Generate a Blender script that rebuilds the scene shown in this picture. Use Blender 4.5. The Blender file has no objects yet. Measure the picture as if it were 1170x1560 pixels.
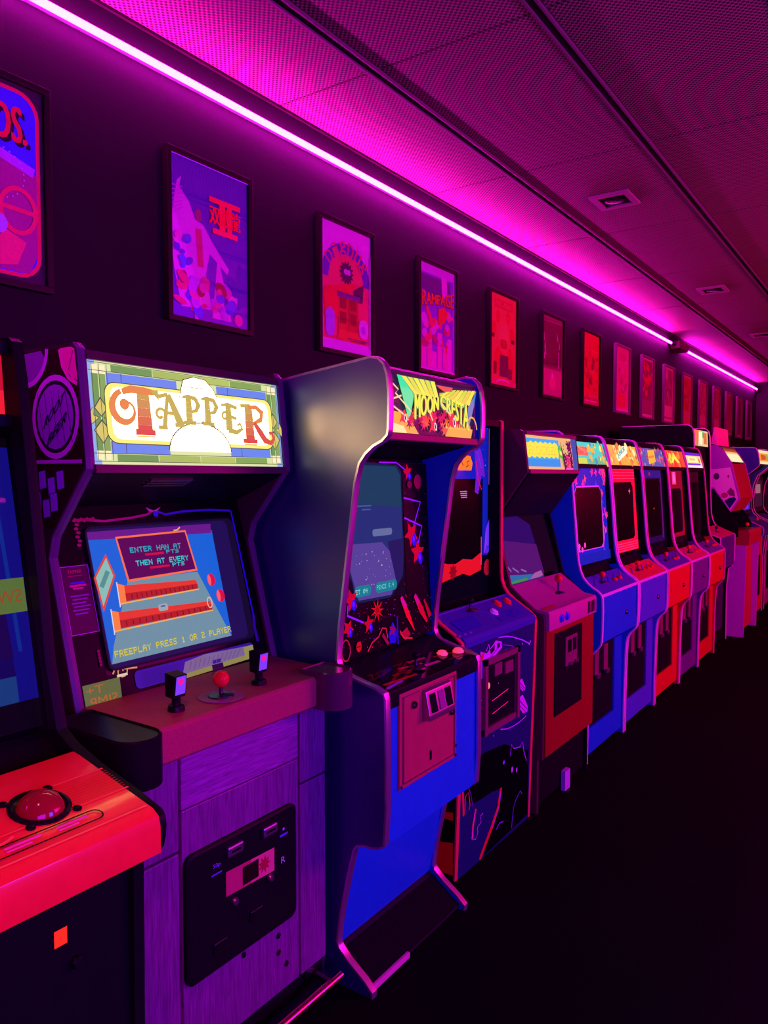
import bpy, bmesh, math, random
from mathutils import Vector, Matrix
random.seed(7)
scene = bpy.context.scene
COL = scene.collection

# ------------------------------------------------------------------ camera
def set_camera():
    th, pi_ = math.radians(34.667), math.radians(2.7405)
    right = Vector((math.cos(th), math.sin(th), 0))
    f0 = Vector((-math.sin(th), math.cos(th), 0))
    fwd = f0 * math.cos(pi_) - Vector((0, 0, 1)) * math.sin(pi_)
    up = right.cross(fwd)
    cam = bpy.data.cameras.new('camera'); ob = bpy.data.objects.new('camera', cam)
    COL.objects.link(ob)
    m = Matrix((right, up, -fwd)).transposed().to_4x4()
    m.translation = Vector((2.25, 0, 1.45))
    ob.matrix_world = m
    cam.sensor_fit = 'HORIZONTAL'; cam.sensor_width = 36.0; cam.lens = 36.0
    cam.clip_start = 0.02
    scene.camera = ob
set_camera()
# ------------------------------------------------------------------ world, exposure
world = bpy.data.worlds.new('world'); scene.world = world
world.use_nodes = True
world.node_tree.nodes['Background'].inputs[0].default_value = (0.012, 0.004, 0.02, 1)
world.node_tree.nodes['Background'].inputs[1].default_value = 0.02
scene.view_settings.view_transform = 'Standard'
scene.view_settings.look = 'None'
scene.view_settings.exposure = 0.0
scene.view_settings.gamma = 1.0
scene.view_settings.use_curve_mapping = False
scene.cycles.use_denoising = True
scene.cycles.max_bounces = 6
scene.cycles.sample_clamp_indirect = 4.0
# light levels (linear radiance of the tube diffusers)
PINK = (135.0, .85, 98.0)
PINK_OPP = (10.0, 0.15, 6.0)
# unseen area lights added on the opposite side to supply the coloured room light
def fill_light(name, y0, y1, z0, z1, rgb):
    m = max(rgb); area = (y1 - y0) * (z1 - z0)
    l = bpy.data.lights.new(name, 'AREA'); l.shape = 'RECTANGLE'; l.size = z1 - z0; l.size_y = y1 - y0
    l.energy = m * math.pi * area; l.color = tuple(c / m for c in rgb)
    o = bpy.data.objects.new(name, l); COL.objects.link(o)
    o.location = (4.52, (y0 + y1) / 2, (z0 + z1) / 2); o.rotation_euler = (0, math.radians(90), 0)
fill_light('blue_fill_light', 1.4, 2.5, .9, 1.9, (.4, 1.0, 30.0))
fill_light('violet_fill_light', -2.2, .3, .9, 2.1, (9.0, .12, 14.0))
fill_light('pink_fill_light', 3.5, 6.4, 1.3, 2.3, (22.0, .03, 10.0))
fill_light('red_fill_light', 6.5, 12.5, 1.5, 2.4, (10.0, .02, .8))

# unseen red spot added to brighten the leftmost cabinet, no fixture modelled
sl = bpy.data.lights.new('red_fill_spot', 'SPOT'); sl.energy = 85; sl.color = (1, .035, .10); sl.spot_size = math.radians(46); sl.spot_blend = .8; sl.shadow_soft_size = .06
so = bpy.data.objects.new('red_fill_spot', sl); COL.objects.link(so)
so.location = (1.75, .15, 2.88); so.rotation_euler = (Vector((1.05, .52, .9)) - Vector(so.location)).to_track_quat('-Z', 'Y').to_euler()

# ------------------------------------------------------------------ materials
def lin(h):
    if isinstance(h, tuple): return h
    h = h.lstrip('#'); o = []
    for i in (0, 2, 4):
        c = int(h[i:i+2], 16) / 255
        o.append(c / 12.92 if c <= 0.04045 else ((c + .055) / 1.055) ** 2.4)
    return tuple(o)
MATS = {}
def new_mat(name):
    m = bpy.data.materials.new(name); m.use_nodes = True
    nt = m.node_tree
    return m, nt, nt.nodes['Principled BSDF']
def mat(name, color=(.5, .5, .5), rough=.45, metal=0., spec=.15, var=.12, scale=30., bump=0., coat=0., emit=None):
    if name in MATS: return MATS[name]
    m, nt, b = new_mat(name); N = nt.nodes; L = nt.links
    color = lin(color)
    b.inputs['Roughness'].default_value = rough; b.inputs['Metallic'].default_value = metal
    b.inputs['Specular IOR Level'].default_value = spec
    b.inputs['Coat Weight'].default_value = coat
    b.inputs['Coat Roughness'].default_value = .08
    tc = N.new('ShaderNodeTexCoord'); nz = N.new('ShaderNodeTexNoise')
    nz.inputs['Scale'].default_value = scale; nz.inputs['Detail'].default_value = 3
    L.new(tc.outputs['Object'], nz.inputs['Vector'])
    mx = N.new('ShaderNodeMix'); mx.data_type = 'RGBA'
    mx.inputs['A'].default_value = tuple(c * (1 - var) for c in color) + (1,)
    mx.inputs['B'].default_value = tuple(min(1, c * (1 + var)) for c in color) + (1,)
    L.new(nz.outputs['Fac'], mx.inputs['Factor']); L.new(mx.outputs['Result'], b.inputs['Base Color'])
    if bump:
        bp = N.new('ShaderNodeBump'); bp.inputs['Strength'].default_value = bump; bp.inputs['Distance'].default_value = .004
        L.new(nz.outputs['Fac'], bp.inputs['Height']); L.new(bp.outputs['Normal'], b.inputs['Normal'])
    if emit:
        b.inputs['Emission Color'].default_value = tuple(lin(emit[0])) + (1,)
        b.inputs['Emission Strength'].default_value = emit[1]
    MATS[name] = m
    return m
def emit_mat(name, rgb):
    if name in MATS: return MATS[name]
    m, nt, b = new_mat(name)
    mxv = max(rgb)
    b.inputs['Base Color'].default_value = (.6, .6, .6, 1)
    b.inputs['Emission Color'].default_value = tuple(c / mxv for c in rgb) + (1,)
    b.inputs['Emission Strength'].default_value = mxv
    MATS[name] = m; return m
def print_mat(name, strength=0., rough=.35, coat=0., base=1.0):
    """flat print: colours come from the piece's own colour attribute; strength > 0 for backlit film, screens and painted reflections"""
    if name in MATS: return MATS[name]
    m, nt, b = new_mat(name); N = nt.nodes; L = nt.links
    at = N.new('ShaderNodeAttribute'); at.attribute_name = 'print'
    b.inputs['Roughness'].default_value = rough; b.inputs['Coat Weight'].default_value = coat
    b.inputs['Coat Roughness'].default_value = .05
    b.inputs['Specular IOR Level'].default_value = .05 if base == 1.0 else .0
    nz = N.new('ShaderNodeTexNoise'); nz.inputs['Scale'].default_value = 60
    mx = N.new('ShaderNodeMix'); mx.data_type = 'RGBA'; mx.blend_type = 'MULTIPLY'
    mx.inputs['Factor'].default_value = .25 if not strength else .08
    L.new(at.outputs['Color'], mx.inputs['A']); L.new(nz.outputs['Fac'], mx.inputs['B'])
    if base == 1.0:
        L.new(mx.outputs['Result'], b.inputs['Base Color'])
    else:
        b.inputs['Base Color'].default_value = (base, base, base, 1)
    if strength:
        L.new(mx.outputs['Result'], b.inputs['Emission Color']); b.inputs['Emission Strength'].default_value = strength
    MATS[name] = m; return m
def pane_mat(name, tint=1.0, rough=.03, ior=1.45):
    if name in MATS: return MATS[name]
    m, nt, b = new_mat(name); N = nt.nodes; L = nt.links
    t = N.new('ShaderNodeBsdfTransparent'); t.inputs[0].default_value = (tint, tint, tint, 1)
    g = N.new('ShaderNodeBsdfGlossy'); g.inputs['Roughness'].default_value = rough
    f = N.new('ShaderNodeFresnel'); f.inputs[0].default_value = ior
    mx = N.new('ShaderNodeMixShader')
    k = N.new('ShaderNodeMath'); k.operation = 'MULTIPLY'; k.inputs[1].default_value = .45   # anti-reflex acrylic
    L.new(f.outputs[0], k.inputs[0]); L.new(k.outputs[0], mx.inputs[0]); L.new(t.outputs[0], mx.inputs[1]); L.new(g.outputs[0], mx.inputs[2])
    L.new(mx.outputs[0], N['Material Output'].inputs[0])
    MATS[name] = m; return m
def wood_mat(name, color, vertical=True):
    if name in MATS: return MATS[name]
    m, nt, b = new_mat(name); N = nt.nodes; L = nt.links
    c = lin(color)
    tc = N.new('ShaderNodeTexCoord'); mp = N.new('ShaderNodeMapping')
    mp.inputs['Scale'].default_value = (60, 90, 5) if vertical else (60, 6, 90)
    nz = N.new('ShaderNodeTexNoise'); nz.inputs['Scale'].default_value = 2.2; nz.inputs['Detail'].default_value = 6
    nz.inputs['Distortion'].default_value = 1.1
    L.new(tc.outputs['Object'], mp.inputs[0]); L.new(mp.outputs[0], nz.inputs['Vector'])
    cr = N.new('ShaderNodeValToRGB')
    cr.color_ramp.elements[0].position = .35; cr.color_ramp.elements[0].color = tuple(v * .45 for v in c) + (1,)
    cr.color_ramp.elements[1].position = .72; cr.color_ramp.elements[1].color = c + (1,)
    L.new(nz.outputs['Fac'], cr.inputs[0]); L.new(cr.outputs[0], b.inputs['Base Color'])
    bp = N.new('ShaderNodeBump'); bp.inputs['Strength'].default_value = .35; bp.inputs['Distance'].default_value = .002
    L.new(nz.outputs['Fac'], bp.inputs['Height']); L.new(bp.outputs[0], b.inputs['Normal'])
    b.inputs['Roughness'].default_value = .42
    MATS[name] = m; return m
def perforated_mat(name):
    """pressed metal tile with a fine staggered grid of holes"""
    m, nt, b = new_mat(name); N = nt.nodes; L = nt.links
    tc = N.new('ShaderNodeTexCoord'); sp = N.new('ShaderNodeSeparateXYZ')
    L.new(tc.outputs['Object'], sp.inputs[0])
    def sine(sock, k):
        a = N.new('ShaderNodeMath'); a.operation = 'MULTIPLY'; a.inputs[1].default_value = k
        s = N.new('ShaderNodeMath'); s.operation = 'SINE'
        L.new(sock, a.inputs[0]); L.new(a.outputs[0], s.inputs[0]); return s.outputs[0]
    k = 2 * math.pi / .0215
    p = N.new('ShaderNodeMath'); p.operation = 'MULTIPLY'
    L.new(sine(sp.outputs[0], k), p.inputs[0]); L.new(sine(sp.outputs[1], k), p.inputs[1])
    mr = N.new('ShaderNodeMapRange'); mr.inputs['From Min'].default_value = -.1; mr.inputs['From Max'].default_value = .2
    L.new(p.outputs[0], mr.inputs['Value'])
    nz = N.new('ShaderNodeTexNoise'); nz.inputs['Scale'].default_value = 5
    L.new(tc.outputs['Object'], nz.inputs['Vector'])
    v = N.new('ShaderNodeMix'); v.data_type = 'RGBA'
    v.inputs['A'].default_value = (.23, .15, .115, 1); v.inputs['B'].default_value = (.29, .19, .145, 1)
    L.new(nz.outputs['Fac'], v.inputs['Factor'])
    mx = N.new('ShaderNodeMix'); mx.data_type = 'RGBA'; mx.inputs['B'].default_value = (.03, .022, .022, 1)
    L.new(mr.outputs[0], mx.inputs['Factor']); L.new(v.outputs['Result'], mx.inputs['A'])
    L.new(mx.outputs['Result'], b.inputs['Base Color'])
    b.inputs['Roughness'].default_value = .6; b.inputs['Specular IOR Level'].default_value = .08
    bp = N.new('ShaderNodeBump'); bp.inputs['Strength'].default_value = .5; bp.inputs['Distance'].default_value = .004
    bp.invert = True
    L.new(mr.outputs[0], bp.inputs['Height']); L.new(bp.outputs[0], b.inputs['Normal'])
    MATS[name] = m; return m

M_black = mat('black_laminate', (.006, .006, .007), .4, spec=.05)
M_matte = mat('black_matte', (.005, .005, .006), .7, spec=.03)
M_blackgloss = mat('black_gloss_plastic', (.007, .006, .008), .25, spec=.08)
M_chrome = mat('chrome', (.75, .75, .78), .18, metal=1.)
M_steel = mat('brushed_steel', (.45, .45, .48), .35, metal=1.)
M_dsteel = mat('dark_steel', (.12, .12, .13), .3, metal=1.)
M_brass = mat('brass', (.75, .55, .25), .22, metal=1.)
M_redball = mat('red_plastic_ball', (.7, .02, .02), .2)
M_white = mat('white_plastic', (.75, .75, .78), .35)
M_print = print_mat('printed_film', 0, .35)
M_poster = print_mat('poster_paper', 0, .5)
M_glossprint = print_mat('glossy_printed_film', 0, .18, .6)
M_screen = print_mat('lit_tube_screen', 1.0, .2, .0, base=.02)
M_dimscreen = print_mat('dim_tube_screen', .66, .12, .0, base=.01)
M_marquee = print_mat('backlit_marquee_film', 1.25, .25, .2, base=.05)
M_glass = pane_mat('clear_pane')
M_smoked = pane_mat('smoked_pane', .75, .02, 1.5)

# ------------------------------------------------------------------ geometry helpers (world metres: x out of the poster wall, y along it, z up)
def box(x0, x1, y0, y1, z0, z1):
    v = [(x, y, z) for x in (x0, x1) for y in (y0, y1) for z in (z0, z1)]
    f = [(0, 1, 3, 2), (4, 6, 7, 5), (0, 4, 5, 1), (2, 3, 7, 6), (0, 2, 6, 4), (1, 5, 7, 3)]
    return v, f
def join(*gs):
    V, F = [], []
    for v, f in gs:
        o = len(V); V += list(v); F += [tuple(i + o for i in q) for q in f]
    return V, F
def prism(prof, y0, y1):
    """side profile [(x,z)...] carried along y"""
    n = len(prof)
    v = [(x, y0, z) for x, z in prof] + [(x, y1, z) for x, z in prof]
    f = [tuple(range(n)), tuple(range(2 * n - 1, n - 1, -1))]
    f += [(i, n + i, n + (i + 1) % n, (i + 1) % n) for i in range(n)]
    return v, f
def chaikin(pts, n=2, closed=False):
    for _ in range(n):
        o = [] if closed else [pts[0]]
        m = len(pts) if closed else len(pts) - 1
        for i in range(m):
            a, b = pts[i], pts[(i + 1) % len(pts)]
            o.append((a[0] * .75 + b[0] * .25, a[1] * .75 + b[1] * .25))
            o.append((a[0] * .25 + b[0] * .75, a[1] * .25 + b[1] * .75))
        if not closed: o.append(pts[-1])
        pts = o
    return pts
def ribbon(poly, y0, y1, proud=.003, depth=.004):
    """moulding that runs along an open side-profile line"""
    n = len(poly); V = []; F = []
    for i, (x, z) in enumerate(poly):
        a = poly[max(0, i - 1)]; b = poly[min(n - 1, i + 1)]
        dx, dz = b[0] - a[0], b[1] - a[1]; l = math.hypot(dx, dz) or 1
        nx, nz = dz / l, -dx / l
        V += [(x - nx * depth, y0, z - nz * depth), (x + nx * proud * .6, y0, z + nz * proud * .6), (x + nx * proud, (y0 + y1) / 2, z + nz * proud),
              (x + nx * proud * .6, y1, z + nz * proud * .6), (x - nx * depth, y1, z - nz * depth)]
    for i in range(n - 1):
        for k in range(5):
            a = i * 5 + k; b = i * 5 + (k + 1) % 5
            F.append((a, b, b + 5, a + 5))
    F += [(4, 3, 2, 1, 0), tuple((n - 1) * 5 + k for k in range(5))]
    return V, F
def tube(pts, r, seg=8):
    V, F = [], []; n = len(pts)
    P = [Vector(p) for p in pts]
    for i, p in enumerate(P):
        d = (P[min(n - 1, i + 1)] - P[max(0, i - 1)]).normalized()
        a = d.orthogonal().normalized() if i == 0 else (a0 - d * a0.dot(d)).normalized()
        a0 = a; b = d.cross(a)
        rr = r[i] if isinstance(r, (list, tuple)) else r
        for k in range(seg):
            t = 2 * math.pi * k / seg
            V.append(tuple(p + (a * math.cos(t) + b * math.sin(t)) * rr))
    for i in range(n - 1):
        for k in range(seg):
            F.append((i * seg + k, i * seg + (k + 1) % seg, (i + 1) * seg + (k + 1) % seg, (i + 1) * seg + k))
    F += [tuple(range(seg - 1, -1, -1)), tuple((n - 1) * seg + k for k in range(seg))]
    return V, F
def lathe(prof, c, seg=16, axis=(0, 0, 1)):
    """profile [(r,h)...] turned about an axis through c"""
    A = Vector(axis).normalized(); U = A.orthogonal().normalized(); W = A.cross(U); c = Vector(c)
    V, F = [], []
    for r, h in prof:
        for k in range(seg):
            t = 2 * math.pi * k / seg
            V.append(tuple(c + A * h + (U * math.cos(t) + W * math.sin(t)) * max(r, 1e-4)))
    for i in range(len(prof) - 1):
        for k in range(seg):
            F.append((i * seg + k, i * seg + (k + 1) % seg, (i + 1) * seg + (k + 1) % seg, (i + 1) * seg + k))
    F += [tuple(range(seg - 1, -1, -1)), tuple((len(prof) - 1) * seg + k for k in range(seg))]
    return V, F
def rrect(u0, v0, u1, v1, r, n=5):
    o = []
    for cx, cy, a in ((u1 - r, v1 - r, 0), (u0 + r, v1 - r, 90), (u0 + r, v0 + r, 180), (u1 - r, v0 + r, 270)):
        for k in range(n + 1):
            t = math.radians(a + 90 * k / n); o.append((cx + r * math.cos(t), cy + r * math.sin(t)))
    return o
def ball(c, r, seg=14):
    n = 8
    return lathe([(r * math.sin(math.pi * i / n), -r * math.cos(math.pi * i / n)) for i in range(n + 1)], c, seg)

ROOTS = {}
def tag(o, label=None, cat=None, group=None, kind=None):
    if label: o['label'] = label
    if cat: o['category'] = cat
    if group: o['group'] = group
    if kind: o['kind'] = kind
    return o
def thing(name, label, cat, loc, group=None):
    o = bpy.data.objects.new(name, None); COL.objects.link(o)
    o.empty_display_size = .1; o.location = loc
    ROOTS[o.name] = Vector(loc)
    return tag(o, label, cat, group)
def origin_of(o):
    return ROOTS.get(o.name, Vector((0, 0, 0))) if o else Vector((0, 0, 0))
def mk(name, geo, material, parent=None, smooth=False, bev=0., at=None, label=None):
    V, F = geo
    org = Vector(at) if at is not None else origin_of(parent)
    me = bpy.data.meshes.new(name)
    me.from_pydata([tuple(Vector(v) - org) for v in V], [], F)
    bm = bmesh.new(); bm.from_mesh(me)
    bmesh.ops.recalc_face_normals(bm, faces=bm.faces)
    if bev:
        es = [e for e in bm.edges if len(e.link_faces) == 2 and e.calc_face_angle(0) > .5]
        bmesh.ops.bevel(bm, geom=es, offset=bev, segments=2, affect='EDGES', profile=.6)
    bm.to_mesh(me); bm.free()
    if smooth:
        for p in me.polygons: p.use_smooth = True
        me.set_sharp_from_angle(angle=.7)
    me.materials.append(material)
    o = bpy.data.objects.new(name, me); COL.objects.link(o)
    if parent is not None:
        o.parent = parent; ROOTS[o.name] = org
        if at is not None: o.location = org - origin_of(parent)
    elif at is not None:
        o.location = org; ROOTS[o.name] = org
    else:
        ROOTS[o.name] = org
    if label: o['label'] = label
    return o
def struct(name, geo, material, at=None):
    o = mk(name, geo, material, None, at=at); o['kind'] = 'structure'; return o

# ------------------------------------------------------------------ flat print: polygons laid on a plane of the thing
TEXT_CACHE = {}
def text_geo(s):
    if s not in TEXT_CACHE:
        cu = bpy.data.curves.new('tmp', 'FONT'); cu.body = s; cu.resolution_u = 3
        ob = bpy.data.objects.new('tmp', cu); COL.objects.link(ob)
        dg = bpy.context.evaluated_depsgraph_get()
        me = bpy.data.meshes.new_from_object(ob.evaluated_get(dg))
        vs = [(v.co.x, v.co.y) for v in me.vertices]; fs = [tuple(p.vertices) for p in me.polygons]
        bpy.data.objects.remove(ob); bpy.data.curves.remove(cu); bpy.data.meshes.remove(me)
        if vs:
            x0 = min(v[0] for v in vs); y0 = min(v[1] for v in vs); w = max(v[0] for v in vs) - x0; h = max(v[1] for v in vs) - y0
            vs = [((x - x0) / w, (y - y0) / h) for x, y in vs]
        TEXT_CACHE[s] = (vs, fs)
    return TEXT_CACHE[s]
PIX = {'A': '01110 10001 11111 10001 10001', 'B': '11110 10001 11110 10001 11110', 'C': '01111 10000 10000 10000 01111', 'D': '11110 10001 10001 10001 11110',
       'E': '11111 10000 11110 10000 11111', 'F': '11111 10000 11110 10000 10000', 'G': '01111 10000 10011 10001 01111', 'H': '10001 10001 11111 10001 10001',
       'I': '01110 00100 00100 00100 01110', 'K': '10010 10100 11000 10100 10010', 'L': '10000 10000 10000 10000 11111', 'M': '10001 11011 10101 10001 10001',
       'N': '10001 11001 10101 10011 10001', 'O': '01110 10001 10001 10001 01110', 'P': '11110 10001 11110 10000 10000', 'R': '11110 10001 11110 10010 10001',
       'S': '01111 10000 01110 00001 11110', 'T': '11111 00100 00100 00100 00100', 'V': '10001 10001 10001 01010 00100', 'Y': '10001 01010 00100 00100 00100',
       'U': '10001 10001 10001 10001 01110', 'X': '10001 01010 00100 01010 10001', '1': '00100 01100 00100 00100 01110', '2': '11110 00001 01110 10000 11111',
       '0': '01110 10011 10101 11001 01110', '4': '10010 10010 11111 00010 00010', '6': '01111 10000 11110 10001 01110', '5': '11111 10000 11110 00001 11110', ' ': '00000 00000 00000 00000 00000', '.': '00000 00000 00000 00000 00100'}
class Art:
    def __init__(s, O, U, V, lift=.0012, step=.00012):
        s.O = Vector(O); s.U = Vector(U).normalized(); s.V = Vector(V).normalized(); s.N = s.U.cross(s.V)
        s.lift = lift; s.step = step; s.k = 0; s.du = 0.; s.vs = []; s.fs = []; s.cs = []
    @staticmethod
    def front(x0, z0, x1, z1, lift=.0012, y=0.):
        return Art((x0, y, z0), (0, 1, 0), (x1 - x0, 0, z1 - z0), lift)
    def p3(s, u, v, d): return tuple(s.O + s.U * u + s.V * v + s.N * d)
    def _add(s, pts, faces, c):
        d = s.lift + s.k * s.step; o = len(s.vs)
        s.vs += [s.p3(u + s.du, v, d) for u, v in pts]; s.fs += [tuple(i + o for i in f) for f in faces]
        s.cs += [lin(c)] * len(faces)
    def poly(s, pts, c, bump=True):
        if bump: s.k += 1
        s._add(pts, [tuple(range(len(pts)))], c)
    def rect(s, u0, v0, u1, v1, c): s.poly([(u0, v0), (u1, v0), (u1, v1), (u0, v1)], c)
    def rr(s, u0, v0, u1, v1, r, c): s.poly(rrect(u0, v0, u1, v1, r), c)
    def disc(s, u, v, r, c, ry=None, n=20, a=0.):
        ry = ry or r; ca, sa = math.cos(a), math.sin(a); q = []
        for k in range(n):
            t = 2 * math.pi * k / n; x, y = r * math.cos(t), ry * math.sin(t)
            q.append((u + x * ca - y * sa, v + x * sa + y * ca))
        s.poly(q, c)
    def ring(s, u, v, r, w, c, ry=None, n=28, a0=0, a1=360):
        ry = ry or r
        s.line([(u + r * math.cos(math.radians(a0 + (a1 - a0) * k / n)), v + ry * math.sin(math.radians(a0 + (a1 - a0) * k / n))) for k in range(n + 1)], w, c)
    def line(s, pts, w, c):
        s.k += 1; n = len(pts); q = []; 
        for i, (x, y) in enumerate(pts):
            a = pts[max(0, i - 1)]; b = pts[min(n - 1, i + 1)]
            dx, dy = b[0] - a[0], b[1] - a[1]; l = math.hypot(dx, dy) or 1
            ww = (w[i] if isinstance(w, (list, tuple)) else w) / 2
            q += [(x - dy / l * ww, y + dx / l * ww), (x + dy / l * ww, y - dx / l * ww)]
        s._add(q, [(2 * i, 2 * i + 1, 2 * i + 3, 2 * i + 2) for i in range(n - 1)], c)
    def burst(s, u, v, r0, r1, n, c, a=0., sx=1.):
        s.poly([(u + sx * (r1 if k % 2 == 0 else r0) * math.cos(a + math.pi * k / n), v + (r1 if k % 2 == 0 else r0) * math.sin(a + math.pi * k / n)) for k in range(2 * n)], c)
    def text(s, t, u0, v0, u1, v1, c, warp=None, mirror=False, bold=0):
        """t set to fill the rectangle; warp(a,b)->(u,v) bends it"""
        vs, fs = text_geo(t)
        s.k += 1
        f = warp or (lambda a, b: (u0 + (u1 - u0) * a, v0 + (v1 - v0) * b))
        pts = [f(1 - a if mirror else a, b) for a, b in vs]
        for dx in ([0] if not bold else [-bold, 0, bold]):
            s._add([(p[0] + dx, p[1]) for p in pts], fs, c); s.k += 1
    def pix(s, t, u0, v0, u1, v1, c, skew=0.):
        s.k += 1; n = len(t); cw = (u1 - u0) / (n * 6 - 1); ch = (v1 - v0) / 5
        for i, chh in enumerate(t):
            rows = PIX.get(chh, PIX[' ']).split()
            for r, row in enumerate(rows):
                k = 0
                while k < 5:
                    if row[k] == '1':
                        e = k
                        while e < 5 and row[e] == '1': e += 1
                        a, b = u0 + (i * 6 + k) * cw, u0 + (i * 6 + e) * cw
                        y1 = v1 - r * ch; y0 = y1 - ch
                        s._add([(a, y0), (b, y0), (b, y1), (a, y1)], [(0, 1, 2, 3)], c)
                        k = e
                    else: k += 1
    def stars(s, u0, v0, u1, v1, n, cols, r=.0016, seed=1):
        rg = random.Random(seed)
        for _ in range(n):
            u, v, q = rg.uniform(u0, u1), rg.uniform(v0, v1), r * rg.uniform(.5, 1.3)
            s.k += 0
            s._add([(u - q, v), (u, v - q), (u + q, v), (u, v + q)], [(0, 1, 2, 3)], rg.choice(cols))
        s.k += 1
    def build(s, name, material, parent=None, at=None, label=None):
        org = Vector(at) if at is not None else origin_of(parent)
        me = bpy.data.meshes.new(name)
        me.from_pydata([tuple(Vector(v) - org) for v in s.vs], [], s.fs)
        ca = me.color_attributes.new('print', 'FLOAT_COLOR', 'CORNER')
        i = 0; data = [0.] * (4 * len(me.loops))
        for p, c in zip(me.polygons, s.cs):
            for li in p.loop_indices: data[4 * li:4 * li + 4] = [c[0], c[1], c[2], 1.]
        ca.data.foreach_set('color', data)
        me.materials.append(material)
        o = bpy.data.objects.new(name, me); COL.objects.link(o)
        if parent is not None: o.parent = parent
        ROOTS[o.name] = org
        if label: o['label'] = label
        return o
def spiral(cx, cy, r0, r1, a0, a1, n=22):
    return [(cx + (r0 + (r1 - r0) * k / n) * math.cos(math.radians(a0 + (a1 - a0) * k / n)), cy + (r0 + (r1 - r0) * k / n) * math.sin(math.radians(a0 + (a1 - a0) * k / n))) for k in range(n + 1)]

# ------------------------------------------------------------------ room shell
RX1, RY0, RY1, CZ = 4.6, -2.6, 14.3, 3.0
M_wall = mat('dark_plum_wall_paint', (.0095, .005, .0095), .75, spec=.12, var=.08, scale=6)
M_wall2 = mat('dark_wall_paint', (.03, .02, .03), .7, spec=.1, var=.08, scale=6)
M_carpet = mat('black_carpet', (.0045, .004, .0042), .95, spec=.02, var=.5, scale=400, bump=.5)
struct('floor', box(-.1, RX1 + .1, RY0 - .1, RY1 + .1, -.08, 0), M_carpet, at=(2.3, 6, -.04))
struct('wall_left', box(-.1, 0, RY0, RY1, 0, 3.15), M_wall, at=(-.05, 6, 1.5))
struct('wall_right', box(RX1, RX1 + .1, RY0, RY1, 0, 3.15), M_wall2, at=(4.65, 6, 1.5))
struct('wall_far', box(-.1, RX1 + .1, RY1, RY1 + .1, 0, 3.15), M_wall2, at=(2.3, 14.35, 1.5))
struct('wall_near', box(-.1, RX1 + .1, RY0 - .1, RY0, 0, 3.15), M_wall2, at=(2.3, -2.65, 1.5))
struct('baseboard_left', box(0, .015, RY0, RY1, 0, .1), M_matte, at=(0, 6, .05))
ceil = struct('ceiling', box(-.1, RX1 + .1, RY0 - .1, RY1 + .1, CZ + .06, CZ + .16), M_matte, at=(2.3, 6, 3.0))
M_tile = perforated_mat('perforated_metal_tile')
M_bar = mat('black_ceiling_channel', (.01, .01, .01), .5)
M_flange = mat('grey_ceiling_flange', (.13, .10, .10), .4)
struct('trim_1', box(0, .012, RY0, RY1, CZ - .008, CZ + .06), mat('dark_coving', (.02, .01, .012), .6), at=(.005, 6, CZ))
BARS = [.499 + .6755 * i for i in range(7)]
YS = [-2.475 + 1.236 * i for i in range(15)]
tile_mesh = {}
def tile(x0, x1, y0, y1):
    key = (round(x1 - x0, 3), round(y1 - y0, 3))
    c = ((x0 + x1) / 2, (y0 + y1) / 2, CZ)
    if key not in tile_mesh:
        o = mk('ceiling_tile', box(x0, x1, y0, y1, CZ, CZ + .025), M_tile, None, bev=.004, at=c)
        tile_mesh[key] = o.data
    else:
        o = bpy.data.objects.new('ceiling_tile', tile_mesh[key]); COL.objects.link(o)
    o.parent = ceil; o.location = Vector(c) - origin_of(ceil)
edges = [(.014, BARS[0] - .024)] + [(BARS[i] + .024, BARS[i + 1] - .024) for i in range(6)]
for x0, x1 in edges:
    for j in range(len(YS) - 1):
        if YS[j + 1] < RY1: tile(x0, x1, YS[j] + .004, YS[j + 1] - .004)
        else: tile(x0, x1, YS[j] + .004, RY1 - .004); break
for bx_ in BARS[:6]:
    b_ = mk('ceiling_bar', box(bx_ - .014, bx_ + .014, RY0, RY1, CZ - .004, CZ + .03), M_bar, ceil)
    for sgn in (-1, 1):
        mk('flange', box(bx_ + sgn * .019 - .004, bx_ + sgn * .019 + .004, RY0, RY1, CZ - .012, CZ + .02), M_flange, b_)

def led_tube(label, x, y0, y1, z, rgb, side=1, r=.0125, key='pink', seg_len=.3):
    t = thing('led_light_tube', label, 'light', (x, (y0 + y1) / 2, z))
    m = max(2, int((y1 - y0) / seg_len))
    pts = [(x, y0 + (y1 - y0) * k / m, z) for k in range(m + 1)]
    mk('diffuser', tube(pts, r, 8), emit_mat('led_diffuser_' + key, rgb), t, smooth=True)
    xb = x - side * (r * .6)
    a, b = sorted((xb, x - side * (.029 if side == 1 else .047)))
    mk('housing', box(a, b, y0, y1, z - .008, z + .008), M_white, t)
    for yy in (y0, y1):
        mk('end_cap', box(min(a, x - r), max(b, x + r), yy - .008 if yy == y0 else yy, yy if yy == y0 else yy + .008, z - .016, z + .016), M_blackgloss, t)
    return t
LZ = 2.884
led_tube('long glowing pink light tube above the posters, nearer of the two', .030, -2.4, 8.68, LZ, PINK)
led_tube('shorter glowing pink light tube in the far corner beyond the junction box', .030, 9.27, 14.15, LZ, PINK)
jb = thing('junction_box', 'small dark box on the wall between the two pink light tubes', 'box', (.05, 8.97, LZ - .02))
mk('body', box(.0, .10, 8.78, 9.16, LZ - .05, LZ + .035), mat('dark_red_box', (.10, .04, .05), .45), jb, bev=.008)
mk('cable', tube([(.03, 8.68, LZ), (.05, 8.79, LZ - .01)], .008), M_blackgloss, jb)
mk('cable', tube([(.05, 9.15, LZ - .01), (.03, 9.27, LZ)], .008), M_blackgloss, jb)
# the same kind of tubes along the opposite wall, behind the camera
led_tube('pink light tube high on the opposite wall behind the camera', RX1 - .05, 2.6, 7.2, 2.80, PINK_OPP, -1, .016, 'rose')

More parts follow.
